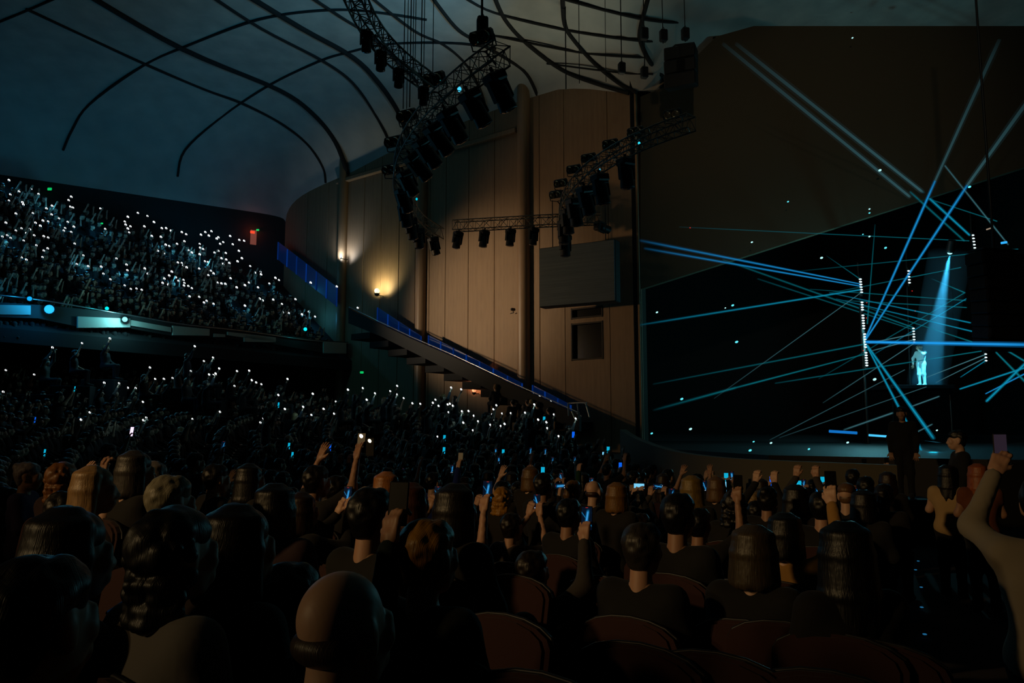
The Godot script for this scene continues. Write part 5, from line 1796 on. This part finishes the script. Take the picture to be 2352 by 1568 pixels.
	# raised arms with and without phones: phone or hand px py depth, pose, scale, hair, colours, label
	for q in [
		[714, 1113, 8.0, "two_bare", 0.95, "short", Color(0.05, 0.04, 0.04), Color(0.75, 0.16, 0.28), "person in a pink shirt holding up a bright blue phone with both hands", "bright blue phone held up by the person in pink", 2, false],
		[915, 1156, 2.75, "one", 1.0, "short", Color(0.05, 0.04, 0.03), Color(0.07, 0.13, 0.12), "person in a dark teal sleeve stretching up a hand with a phone", "dark phone with a shining rim held in the big raised hand", -1, false],
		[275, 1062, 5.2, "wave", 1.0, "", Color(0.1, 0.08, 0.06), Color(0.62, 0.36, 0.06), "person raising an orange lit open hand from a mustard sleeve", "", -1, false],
		[513, 1025, 10.5, "two_bare", 0.95, "short", Color(0.06, 0.05, 0.05), Color(0.1, 0.08, 0.1), "person with pale bare forearms holding a phone in both hands", "dark phone with a blue glint held in two pale hands", 1, false],
		[830, 1016, 6.4, "wave", 0.95, "short", Color(0.05, 0.04, 0.04), Color(0.06, 0.06, 0.06), "person stretching both bare arms up with two small lights", "small phone light in the longer of two raised bare arms", -1, true],
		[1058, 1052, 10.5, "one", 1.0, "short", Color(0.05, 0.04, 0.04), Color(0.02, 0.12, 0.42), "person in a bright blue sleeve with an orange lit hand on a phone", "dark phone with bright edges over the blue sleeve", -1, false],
		[1120, 1128, 5.2, "one_bare", 1.0, "bob", Color(0.06, 0.05, 0.04), Color(0.06, 0.06, 0.06), "person holding a dark tall phone high with a bare forearm", "tall dark phone with white glints at top and foot", 3, false],
		[1695, 1112, 6.5, "one_bare", 1.0, "short", Color(0.05, 0.04, 0.04), Color(0.08, 0.07, 0.06), "person with a bare arm holding an orange edged phone", "phone edged in orange light held by a bare arm", -1, false],
		[1908, 1108, 5.2, "one", 1.0, "bob", Color(0.06, 0.05, 0.04), Color(0.62, 0.46, 0.22), "person in a tan sleeve reaching up beside the aisle", "dark phone at the top of the tan sleeve", -1, false],
		[1330, 1062, 12.0, "one", 1.0, "short", Color(0.06, 0.05, 0.05), Color(0.03, 0.22, 0.08), "person in a green sleeve stretching an orange lit hand upwards", "", -1, false],
		[1630, 1068, 12.0, "wave", 1.0, "", Color(0.06, 0.05, 0.05), Color(0.08, 0.06, 0.05), "person raising an open hand over the bright screens", "", -1, false],
		[1215, 1070, 10.0, "wave", 1.0, "short", Color(0.06, 0.05, 0.05), Color(0.08, 0.06, 0.05), "person with a warm lit fist raised before the long row of phones", "", -1, false],
		[966, 1050, 12.5, "wave", 1.0, "", Color(0.06, 0.05, 0.05), Color(0.07, 0.05, 0.05), "person raising one narrow orange lit hand beside the phone glints", "", -1, false],
		[1985, 1064, 13.0, "one_bare", 1.0, "short", Color(0.06, 0.05, 0.05), Color(0.08, 0.06, 0.05), "person near the guard lifting a phone on a bare forearm", "thin dark phone lifted near the standing guard", -1, false],
		[2037, 1060, 13.5, "one_bare", 1.0, "short", Color(0.06, 0.05, 0.05), Color(0.07, 0.05, 0.05), "person closest to the guard lifting a small phone", "thin dark phone lifted just before the standing guard", -1, false],
		[1435, 1042, 15.0, "wave", 1.0, "short", Color(0.05, 0.05, 0.05), Color(0.08, 0.07, 0.06), "person with both bare arms curved up before the pale pit wall", "", -1, false],
		[303, 991, 12.0, "one_bare", 1.0, "short", Color(0.05, 0.05, 0.05), Color(0.1, 0.1, 0.13), "person holding up a thin white glowing phone", "thin white glowing phone held edge on", 4, false],
	]:
		var b: Dictionary = bodies[q[3]]
		if q[2] > 4.0:
			q[2] = free_depth(q[0], q[1], q[2], b.hands[0])
		var p := P(q[0], q[1], q[2])
		var yaw := stage_yaw(p)
		var two: bool = String(q[3]).begins_with("two")
		var grip: Vector3 = (b.hands[0] + b.hands[1]) / 2 + Vector3(0, 0.05, -0.03) if two else b.hands[0] + Vector3(0, 0.06, -0.03)
		if q[9] == "":
			grip = b.hands[0] + Vector3(0, 0.06, 0)
		var at: Vector3 = p - Basis(Vector3.UP, yaw) * grip * q[4]
		person(q[3], q[5] if q[5] else "short", at, yaw, q[8], "", {"hair": hair_mat(q[6]), "cloth": cloth(q[7])}, q[4])
		take(at, q[0], q[1])
		take(at, pixel(at + Vector3(0, 1.18, 0)).x, pixel(at + Vector3(0, 1.18, 0)).y)
		if q[2] < 8.3:
			add_seat(Vector3(at.x, maxf(at.y, floor_y(at)), at.z), yaw, "seat of the " + q[8], "occupied seats of the front rows")
		if q[9] != "":
			var scr = null
			if q[10] == 4:
				scr = glow(Color(0.9, 0.8, 0.95), 1.5)
			elif q[10] >= 0:
				scr = screens[q[10]]
			phone(p, Basis(Vector3.UP, yaw * 0.4) * Basis(Vector3.RIGHT, -0.15), q[9], "", scr, 0.017 if q[11] else 0.0, glow(Color(1, 0.97, 0.9), 3.0))
	# the dim blue phone low in the corner, and the light beside the two arms
	phone(P(313, 1388, 2.35), Basis(Vector3.UP, -0.5) * Basis(Vector3.BACK, -0.65) * Basis(Vector3.RIGHT, -0.85), "dim blue phone tilted low in the dark corner", "", glow(Color(0.05, 0.14, 0.24), 0.3))
	phone(P(850, 1026, 6.4), Basis(Vector3.UP, -0.2), "small phone light in the bent of two raised bare arms", "", null, 0.016, glow(Color(1, 0.95, 0.8), 3.0))
	# those who stand by the aisle and on the stage
	var s_people := [
		[2176, 1092, 10.4, "stand_bare", "long", Color(0.06, 0.045, 0.04), Color(0.72, 0.6, 0.42), 0.1, "person standing in the aisle in a pale short top with long dark hair", 0.0],
		[2210, 1080, 11.4, "stand", "bob", Color(0.62, 0.42, 0.16), Color(0.16, 0.1, 0.08), 0.2, "person with fair hair standing behind the pale short top", 0.0],
		[2246, 1092, 9.4, "stand_bare", "long", Color(0.75, 0.4, 0.16), Color(0.42, 0.22, 0.1), 0.3, "person with wavy copper hair standing beside the grey shirt", 0.0],
		[2196, 1012, 10.5, "stand", "short", Color(0.04, 0.035, 0.03), Color(0.05, 0.05, 0.05), 1.9, "person in dark clothes standing in profile beside the stage", 0.0],
	]
	for q in s_people:
		var at := P(q[0], q[1], q[2]) - Vector3(0, 1.6, 0)
		person(q[3], q[4], at, stage_yaw(at) + q[7], q[8], "", {"hair": hair_mat(q[5]), "cloth": cloth(q[6])})
		take(at, q[0], q[1])
	var pm := P(2297, 1030, 3.9)
	var my := stage_yaw(pm)
	var b1: Dictionary = bodies["stand_one"]
	var mp: Vector3 = pm - Basis(Vector3.UP, my) * (b1.hands[1] + Vector3(0.0, 0.05, -0.02))
	person("stand_one", "short", mp, my, "person in a loose grey shirt at the picture edge filming with a raised phone", "", {"hair": hair_mat(Color(0.04, 0.035, 0.03)), "cloth": cloth(Color(0.56, 0.52, 0.45))})
	phone(pm, Basis(Vector3.UP, 0.1), "phone raised by the grey shirt with a blue glint at its foot", "", glow(Color(0.25, 0.2, 0.26), 0.35), 0.0)
	# the guard on a low step before the stage, and the performer
	var gp := P(2071, 950, 15.0) - Vector3(0, 1.62, 0)
	var step := MB.new()
	step.box(Transform3D(Basis(), Vector3(gp.x, (gp.y + floor_y(gp)) / 2 - 0.1, gp.z)), Vector3(0.9, gp.y - floor_y(gp) + 0.2, 0.8), 0.02)
	tag(put("step_block", step.mesh(), mat(Color(0.04, 0.04, 0.04), 0.8)), "low black step under the standing guard", "step")
	var guard := person("stand", "short", gp, look(Vector3(-0.5, 0, 0.8)), "person in black standing guard before the stage, face to the crowd", "", {"hair": hair_mat(Color(0.04, 0.04, 0.04)), "cloth": cloth(Color(0.03, 0.03, 0.03))}, 1.01)
	take(gp, 2071, 946)
	var sp := P(2118, 884, 31.3)
	sp.y = 3.22
	person("sing", "short", sp, look(Vector3(-0.75, 0, 0.6)), "person in a white outfit singing into a microphone under the follow spot", "", {"hair": hair_mat(Color(0.3, 0.28, 0.25)), "cloth": cloth(Color(0.82, 0.85, 0.85)), "legs": cloth(Color(0.8, 0.84, 0.84))}, 1.0)
	var hb: Dictionary = bodies["sing"]
	var mic := thing("microphone", "small dark microphone held at the performer's mouth", "microphone", sp + Basis(Vector3.UP, look(Vector3(-0.75, 0, 0.6))) * (hb.hands[1] + Vector3(0.02, 0.02, 0)))
	var mm := MB.new()
	mm.tube([Vector3(0, -0.12, 0), Vector3(0, 0.04, 0)], [0.014, 0.018], 8)
	put("handle", mm.mesh(), mat(Color(0.04, 0.04, 0.04), 0.4), mic)
	var mg := MB.new()
	mg.ball(Vector3(0, 0.06, 0), Vector3.ONE * 0.027, 6, 10)
	put("grille", mg.mesh(), mat(Color(0.25, 0.25, 0.25), 0.4, 0.8), mic)

func build_phones() -> void:
	# bright phone screens over the middle of the crowd: px, py, screen, sideways, size
	var seen := {}
	var hues := [Color(0.06, 0.4, 0.95), Color(0.05, 0.7, 0.85), Color(0.5, 0.85, 1.0)]
	var k := 0
	var spots := [
		[1269, 1057, 1, 0], [1320, 1056, 1, 0], [1247, 1082, 6, 0], [1289, 1097, 0, 0], [1287, 1116, 2, 1], [1425, 1070, 5, 0], [1525, 1057, 2, 0], [1563, 1049, 2, 0], [1630, 1081, 2, 0],
		[1618, 1116, 0, 0], [1668, 1096, 6, 0], [1675, 1079, 1, 0], [1681, 1093, 2, 0], [1754, 1079, 2, 0], [1773, 1105, 5, 0], [1796, 1088, 7, 1], [1512, 1117, 3, 1], [1543, 1137, 1, 0],
		[1359, 1109, 3, 0], [1468, 1116, 7, 1], [1663, 1117, 7, 0], [1233, 1152, 0, 0], [1348, 1190, 3, 0], [1219, 1035, 3, 0], [1253, 1037, 3, 0], [1805, 1071, 0, 0], [1862, 1070, 2, 0],
		[1872, 1098, 7, 0], [1879, 1133, 0, 0], [1966, 1133, 1, 0], [1939, 1104, 7, 0], [1835, 1115, 6, 0], [1846, 1112, 3, 0], [1890, 1105, 6, 0], [759, 1077, 5, 0], [925, 1085, 2, 0], [758, 1028, 5, 0],
		[799, 1140, 3, 0], [1006, 1135, 3, 0], [1039, 1077, 3, 0], [1156, 1039, 6, 0], [1139, 1037, 2, 0], [1146, 1057, 2, 0], [103, 1040, 6, 0], [81, 964, 5, 0], [664, 1024, 6, 0], [672, 1045, 6, 0], [172, 893, 6, 0], [640, 930, 6, 0],
		[1397, 1033, 6, 0], [1390, 1041, 7, 1], [1021, 1006, 6, 0], [1020, 1034, 6, 0], [1317, 998, 5, 0], [1250, 963, 6, 0],
	]
	spots.sort_custom(func(a, b): return a[0] < b[0])
	for q in spots:
		var d := -on_floor(q[0], q[1], 1.32, 10.0).z
		d = clampf(d, 5.0, 19.0)
		if q[1] < 1040:
			d = lerpf(17.0, 21.0, clampf((1040 - q[1]) / 120.0, 0, 1))
		if q[0] == 1233:
			d = 8.0
		var pose: String = ["two", "high", "two_bare", "one"][k % 4]
		var b: Dictionary = bodies[pose]
		d = free_depth(q[0], q[1], d, (b.hands[0] + b.hands[1]) / 2)
		var p := P(q[0], q[1], d)
		var yaw := stage_yaw(p)
		var scr: Material = screens[q[2]] if q[2] < 4 else glow(hues[q[2] - 5], 0.9)
		var x := Basis(Vector3.UP, yaw * 0.5) * Basis(Vector3.RIGHT, -0.1)
		if q[3]:
			x = x * Basis(Vector3.BACK, PI / 2)
		var zone := "far back under the balcony" if q[0] < 300 else ("before the big raised arms" if q[0] < 950 and q[1] < 1050 else ("among the heads behind the pink shirt" if q[0] < 1050 else ("below the gallery stairs" if q[1] < 1048 and q[0] < 1410 else ("in the long row under the brown wall" if q[0] < 1440 else ("before the pale pit wall" if q[0] < 1720 else "between pit wall and aisle")))))
		var what: String = ("sideways " if q[3] else "") + ["streaked", "streaked", "streaked", "dim dark", "", "deep blue", "cyan", "pale cyan"][q[2]]
		seen[zone] = seen.get(zone, 0) + 1
		var which := "%s phone screen, %s %s" % [what, ORDINAL[seen[zone] - 1], zone]
		phone(p, x, which, "bright phone screens in the crowd", scr)
		var grip: Vector3 = (b.hands[0] + b.hands[1]) / 2 + Vector3(0, 0.05, -0.03) if pose != "one" else b.hands[0] + Vector3(0, 0.06, -0.03)
		var at: Vector3 = p - Basis(Vector3.UP, yaw) * grip
		person(pose, ["short", "long", "bob", "short", "tail", "bun"][k % 6], at, yaw, "person with " + which, "people filming in the middle of the crowd")
		take(at, q[0], q[1])
		if d < 7.0:
			add_seat(Vector3(at.x, floor_y(at), at.z), yaw, "seat below " + which, "occupied seats of the front rows")
		k += 1

func build_flashlights() -> void:
	var white := glow(Color(0.97, 0.99, 1.0), 1.6)
	var rng := RandomNumberGenerator.new()
	rng.seed = 11
	var bal := [21,416, 44,442, 24,449, 21,463, 72,436, 89,448, 52,467, 54,472, 164,454, 158,462, 162,477, 168,479, 120,475, 107,481, 37,493, 76,492, 119,495, 231,481, 136,504, 14,514, 99,509, 111,511, 82,514, 93,521, 156,512, 170,523, 150,526, 147,532, 164,535, 50,527, 69,529, 37,532, 61,538, 79,543, 6,546, 17,543, 25,549, 101,545, 111,548, 55,555, 84,566, 110,573, 101,578, 50,594, 61,599, 172,562, 192,589, 177,609, 203,614, 233,615, 98,593, 294,500, 317,491, 339,498, 354,512, 287,511, 289,518, 300,522, 294,527, 297,536, 242,528, 332,522, 372,526, 382,526, 393,532, 418,535, 428,540, 349,544, 370,546, 424,556, 407,562, 381,564, 389,567, 363,578, 377,584, 434,577, 441,582, 268,596, 409,605, 418,606, 421,612, 429,616, 291,610, 238,631, 293,623, 254,644, 333,619, 340,631, 287,658, 301,666, 314,665, 326,668, 395,626, 389,635, 378,642, 404,639, 410,647, 374,652, 387,656, 422,645, 424,652, 423,658, 433,659, 441,664, 436,683, 462,541, 472,535, 486,533, 480,543, 502,547, 498,550, 529,544, 550,553, 561,555, 513,558, 506,562, 535,563, 459,562, 460,571, 467,574, 459,586, 493,582, 502,578, 519,583, 549,578, 509,595, 520,598, 527,606, 513,608, 556,595, 546,602, 471,602, 478,604, 458,619, 485,624, 491,630, 479,634, 530,641, 575,613, 586,628, 599,626, 600,632, 633,640, 641,645, 619,653, 500,651, 509,653, 518,654, 572,651, 563,657, 544,662, 593,662, 458,684, 475,693, 469,697, 491,700, 563,704, 597,688, 604,692, 628,690, 648,700, 650,719, 664,721, 714,651, 774,660, 679,689, 710,718, 694,724, 724,729, 746,728, 790,712, 822,709, 839,674, 861,720, 844,731, 859,733, 884,756, 812,731]
	for i in range(0, bal.size(), 2):
		var p := hit(bal[i], bal[i + 1], bal_at, bal_n)
		if -p.z > 46 or (p - wall_at).dot(rear_out) < 0.6:
			p = P(bal[i], bal[i + 1], minf(-p.z, 40))
		var f := (4.0 + rng.randf() * 1.1) / 2.0 * -p.z / FOCAL
		phone(p, Basis(Vector3.UP, stage_yaw(p) + PI * 0.0), "white phone flashlight held up in the dark balcony crowd", "phone flashlights in the balcony", null, f * 1.15, white)
		if i % 24 == 0:
			omni(p + Vector3(0.1, 0.0, 0.3), Color(0.25, 0.75, 1.0), 0.26, 0.1)  # added teal fill in place of haze glow over the balcony
	var gal := [1144,874, 1183,908, 1217,907, 1225,908, 1209,918, 1223,915, 1221,922, 1239,913, 1265,925]
	for i in range(0, gal.size(), 2):
		var p := hit(gal[i], gal[i + 1], wall_at + wall_out * 1.45, wall_out)
		phone(p, Basis(Vector3.UP, 0.4), "white phone flashlight beside the parapet of the gallery stairs", "phone flashlights on the gallery stairs", null, 2.4 * -p.z / FOCAL, white)
		person("one", "short", p - Basis(Vector3.UP, 0.4) * (bodies["one"].hands[0] + Vector3(0, 0.04, -0.03)), 0.4, "person with a phone flashlight behind the parapet of the gallery stairs", "people on the gallery stairs")
	var st := [253,780, 189,791, 121,801, 113,821, 14,853, 79,863, 8,903, 240,882, 274,883, 294,893, 234,904, 145,931, 130,945, 207,951, 187,968, 448,798, 490,824, 425,835, 469,832, 504,849, 439,855, 452,867, 481,863, 491,864, 496,861, 345,847, 357,873, 377,873, 397,871, 408,883, 434,893, 312,894, 331,896, 545,855, 573,854, 579,876, 589,881, 539,889, 506,949, 443,966, 337,963, 330,969, 329,926, 661,873, 601,885, 640,910, 616,929, 655,942, 697,937, 719,907, 744,942, 716,956, 772,925, 768,953, 800,898, 834,894, 862,906, 843,921, 606,964, 599,974, 831,1010, 848,1023, 913,889, 897,901, 912,908, 928,917, 948,929, 966,930, 1001,921, 995,928, 994,935, 1008,935, 1037,893, 1060,897, 1029,932, 1034,930, 1041,935, 1042,945, 1031,950, 1077,947, 1062,948, 1037,961, 1013,964, 1065,974, 1089,958, 1099,971, 1087,992, 1006,1007, 1228,932, 1141,934, 1134,943, 1131,955, 1154,953, 1174,952, 1207,951, 1215,953, 1133,966, 1127,979, 1160,977, 1237,967, 1256,973, 1215,986, 1258,987, 1273,955, 1323,964, 1284,1006, 1151,982]
	for i in range(0, st.size(), 2):
		var q := on_floor(st[i], st[i + 1], 1.55, -1.0)
		var d := -q.z
		var far := 29.0 if st[i] < 700 else (29.0 if st[i] < 1000 else 27.0)
		if d < 8.0 or d > far:
			d = far - rng.randf() * 2.0
		d = minf(d, far + 2)
		var pose: String = ["one", "one_bare", "high", "one"][i / 2 % 4]
		var b: Dictionary = bodies[pose]
		d = free_depth(st[i], st[i + 1], d, b.hands[0], 0.5)
		var p := P(st[i], st[i + 1], d)
		var f := (3.9 + rng.randf() * 1.0) / 2.0 * d / FOCAL
		var yaw := stage_yaw(p) + rng.randf_range(-0.3, 0.3)
		phone(p, Basis(Vector3.UP, yaw), "white phone flashlight held up in the crowded stalls", "phone flashlights in the stalls", null, f * 1.15, white)
		var at: Vector3 = p - Basis(Vector3.UP, yaw) * (b.hands[0] + Vector3(0, 0.04, -0.03))
		person(pose, ["short", "long", "bob", "short", "tail", "curly"][rng.randi() % 6], at, yaw, "person raising a phone flashlight in the crowded stalls", "people with flashlights in the stalls")
		if at.y - floor_y(at) > 0.5:
			# the raised rows at the back of the stalls
			var tier := MB.new()
			tier.box(Transform3D(Basis(Vector3.UP, yaw), Vector3(at.x, (at.y + floor_y(at)) / 2, at.z)), Vector3(0.9, at.y - floor_y(at), 1.3), 0.02)
			struct("floor_tier", tier.mesh(), mat(Color(0.05, 0.05, 0.05), 0.95), "dark raised tier at the back of the stalls")
		take(at, st[i], st[i + 1])
		if i % 16 == 0:
			omni(p + Vector3(0.0, 0.02, 0.2), Color(0.6, 0.9, 1.0), 0.05, 0.08)

func crowd_mesh(pose: String, hair: String) -> ArrayMesh:
	var m := ArrayMesh.new()
	var b: Dictionary = bodies[pose]
	for part in [b.body, b.clothes]:
		m.add_surface_from_arrays(Mesh.PRIMITIVE_TRIANGLES, part.surface_get_arrays(0))
	var h := MB.new()
	var a: Array = hairs[hair].surface_get_arrays(0)
	h.v = a[Mesh.ARRAY_VERTEX]
	h.n = a[Mesh.ARRAY_NORMAL]
	h.idx = a[Mesh.ARRAY_INDEX]
	var h2 := MB.new()
	h2.add(h, b.head)
	m.add_surface_from_arrays(Mesh.PRIMITIVE_TRIANGLES, h2.mesh().surface_get_arrays(0))
	return m

func scatter(called: String, mesh: Mesh, ms: Array, places: Array, label: String) -> void:
	if places.is_empty():
		return
	for i in ms.size():
		mesh.surface_set_material(i, ms[i])
	var mm := MultiMesh.new()
	mm.transform_format = MultiMesh.TRANSFORM_3D
	mm.mesh = mesh
	mm.instance_count = places.size()
	for i in places.size():
		mm.set_instance_transform(i, places[i])
	var o := MultiMeshInstance3D.new()
	o.name = called
	o.multimesh = mm
	add_child(o, true)
	tag(o, label, "crowd", "", "stuff")

func build_crowd() -> void:
	var rng := RandomNumberGenerator.new()
	rng.seed = 2024
	var places := []
	var radius := 10.0
	while radius < 50.0:
		var arc := 0.0
		var step := 0.6 / radius
		arc = rng.randf() * step
		while arc < TAU:
			arc += step
			var p := STAGE_AT + Vector3(cos(arc), 0, sin(arc)) * radius
			var d := -p.z
			if d < 5.0 or d > 36.0 or rng.randf() > 0.9:
				continue
			p.y = floor_y(p)
			var px := pixel(p + Vector3(0, 1.18, 0))
			if px.x < -120 or px.x > 2010:
				continue
			if (p - wall_at).dot(wall_out) < 2.6 or (p - wall_at).dot(rear_out) < 1.2:
				continue
			if d > 10.8 and p.x > 2.4 + (21.0 - d) * 0.16:
				continue
			# the dark rows low in the picture are mostly empty seats
			if d < (7.2 if px.x > 1000 else 6.0):
				continue
			var ok := true
			for t in taken:
				if t[0].distance_to(Vector2(p.x, p.z)) < 0.42:
					ok = false
					break
				if t[3] > d + 0.2 and absf(px.x - t[1]) < 0.13 * FOCAL / d + 6 and px.y - 0.2 * FOCAL / d < t[2] + 14 and px.y + 0.5 * FOCAL / d > t[2]:
					ok = false
					break
			if ok:
				places.append([d, Transform3D(Basis(Vector3.UP, stage_yaw(p) + rng.randf_range(-0.25, 0.25)) * Basis().scaled(Vector3.ONE * rng.randf_range(0.95, 1.04)), p)])
		radius += 0.97
	places.sort_custom(func(a, b): return a[0] < b[0])
	var room := 298 - people_count
	var hair_kinds := ["short", "bob", "long", "short", "tail", "bun", "short", "curly"]
	var poses := ["rest", "rest", "rest", "two", "rest", "high", "rest", "wave", "rest", "rest"]
	var far := {}
	var seats := []
	for i in places.size():
		var x: Transform3D = places[i][1]
		seats.append(Transform3D(Basis(Vector3.UP, x.basis.get_euler().y), x.origin))
		var pose: String = poses[rng.randi() % poses.size()]
		var hair: String = hair_kinds[rng.randi() % hair_kinds.size()]
		if i < room:
			person(pose, hair, x.origin, x.basis.get_euler().y, "person seated in the dark crowd of the stalls", "seated people of the stalls", {}, x.basis.get_scale().x)
		else:
			var key := "%s %s" % [pose if pose in ["rest", "high", "wave"] else "rest", hair if hair in ["short", "long"] else "short"]
			if not far.has(key):
				far[key] = []
			far[key].append(x)
	# the balcony: rows up its slope, and someone under each flashlight row
	for j in 16:
		for i in 60:
			var px := lerpf(-40, 800, i / 59.0) + rng.randf_range(-5, 5)
			var lo := lerpf(690, 785, clampf(px / 795.0, 0, 1))
			var hi := lerpf(415, 640, clampf(px / 720.0, 0, 1))
			var py := lerpf(lo - 6, hi, j / 15.0) + rng.randf_range(-3, 3)
			if rng.randf() > 0.62:
				continue
			var p := hit(px, py, bal_at, bal_n)
			if (p - wall_at).dot(rear_out) < 0.8 or (p - wall_at).dot(wall_out) < 0.8 or p.z < -46:
				continue
			p.y -= 1.4
			var key: String = ["rest short", "rest long", "rest short", "wave short"][rng.randi() % 4]
			if not far.has(key):
				far[key] = []
			far[key].append(Transform3D(Basis(Vector3.UP, stage_yaw(p) + rng.randf_range(-0.3, 0.3)), p))
	var k := 0
	for key in far:
		var w: PackedStringArray = key.split(" ")
		scatter("crowd", crowd_mesh(w[0], w[1]), [skin_mats[k % 3], clothes_mats[(k * 3) % 8], hair_mats[k % 4]], far[key], "distant seated crowd, " + ["dark short haired", "dark long haired", "arms lifted", "hands waving", "dim", "faint"][k % 6] + " figures")
		k += 1
	var sm := ArrayMesh.new()
	var parts := []
	for c in seat0.get_children():
		sm.add_surface_from_arrays(Mesh.PRIMITIVE_TRIANGLES, c.mesh.surface_get_arrays(0))
		parts.append(c.material_override)
	scatter("seat_rows", sm, parts, seats, "dark seats under the seated crowd of the stalls")
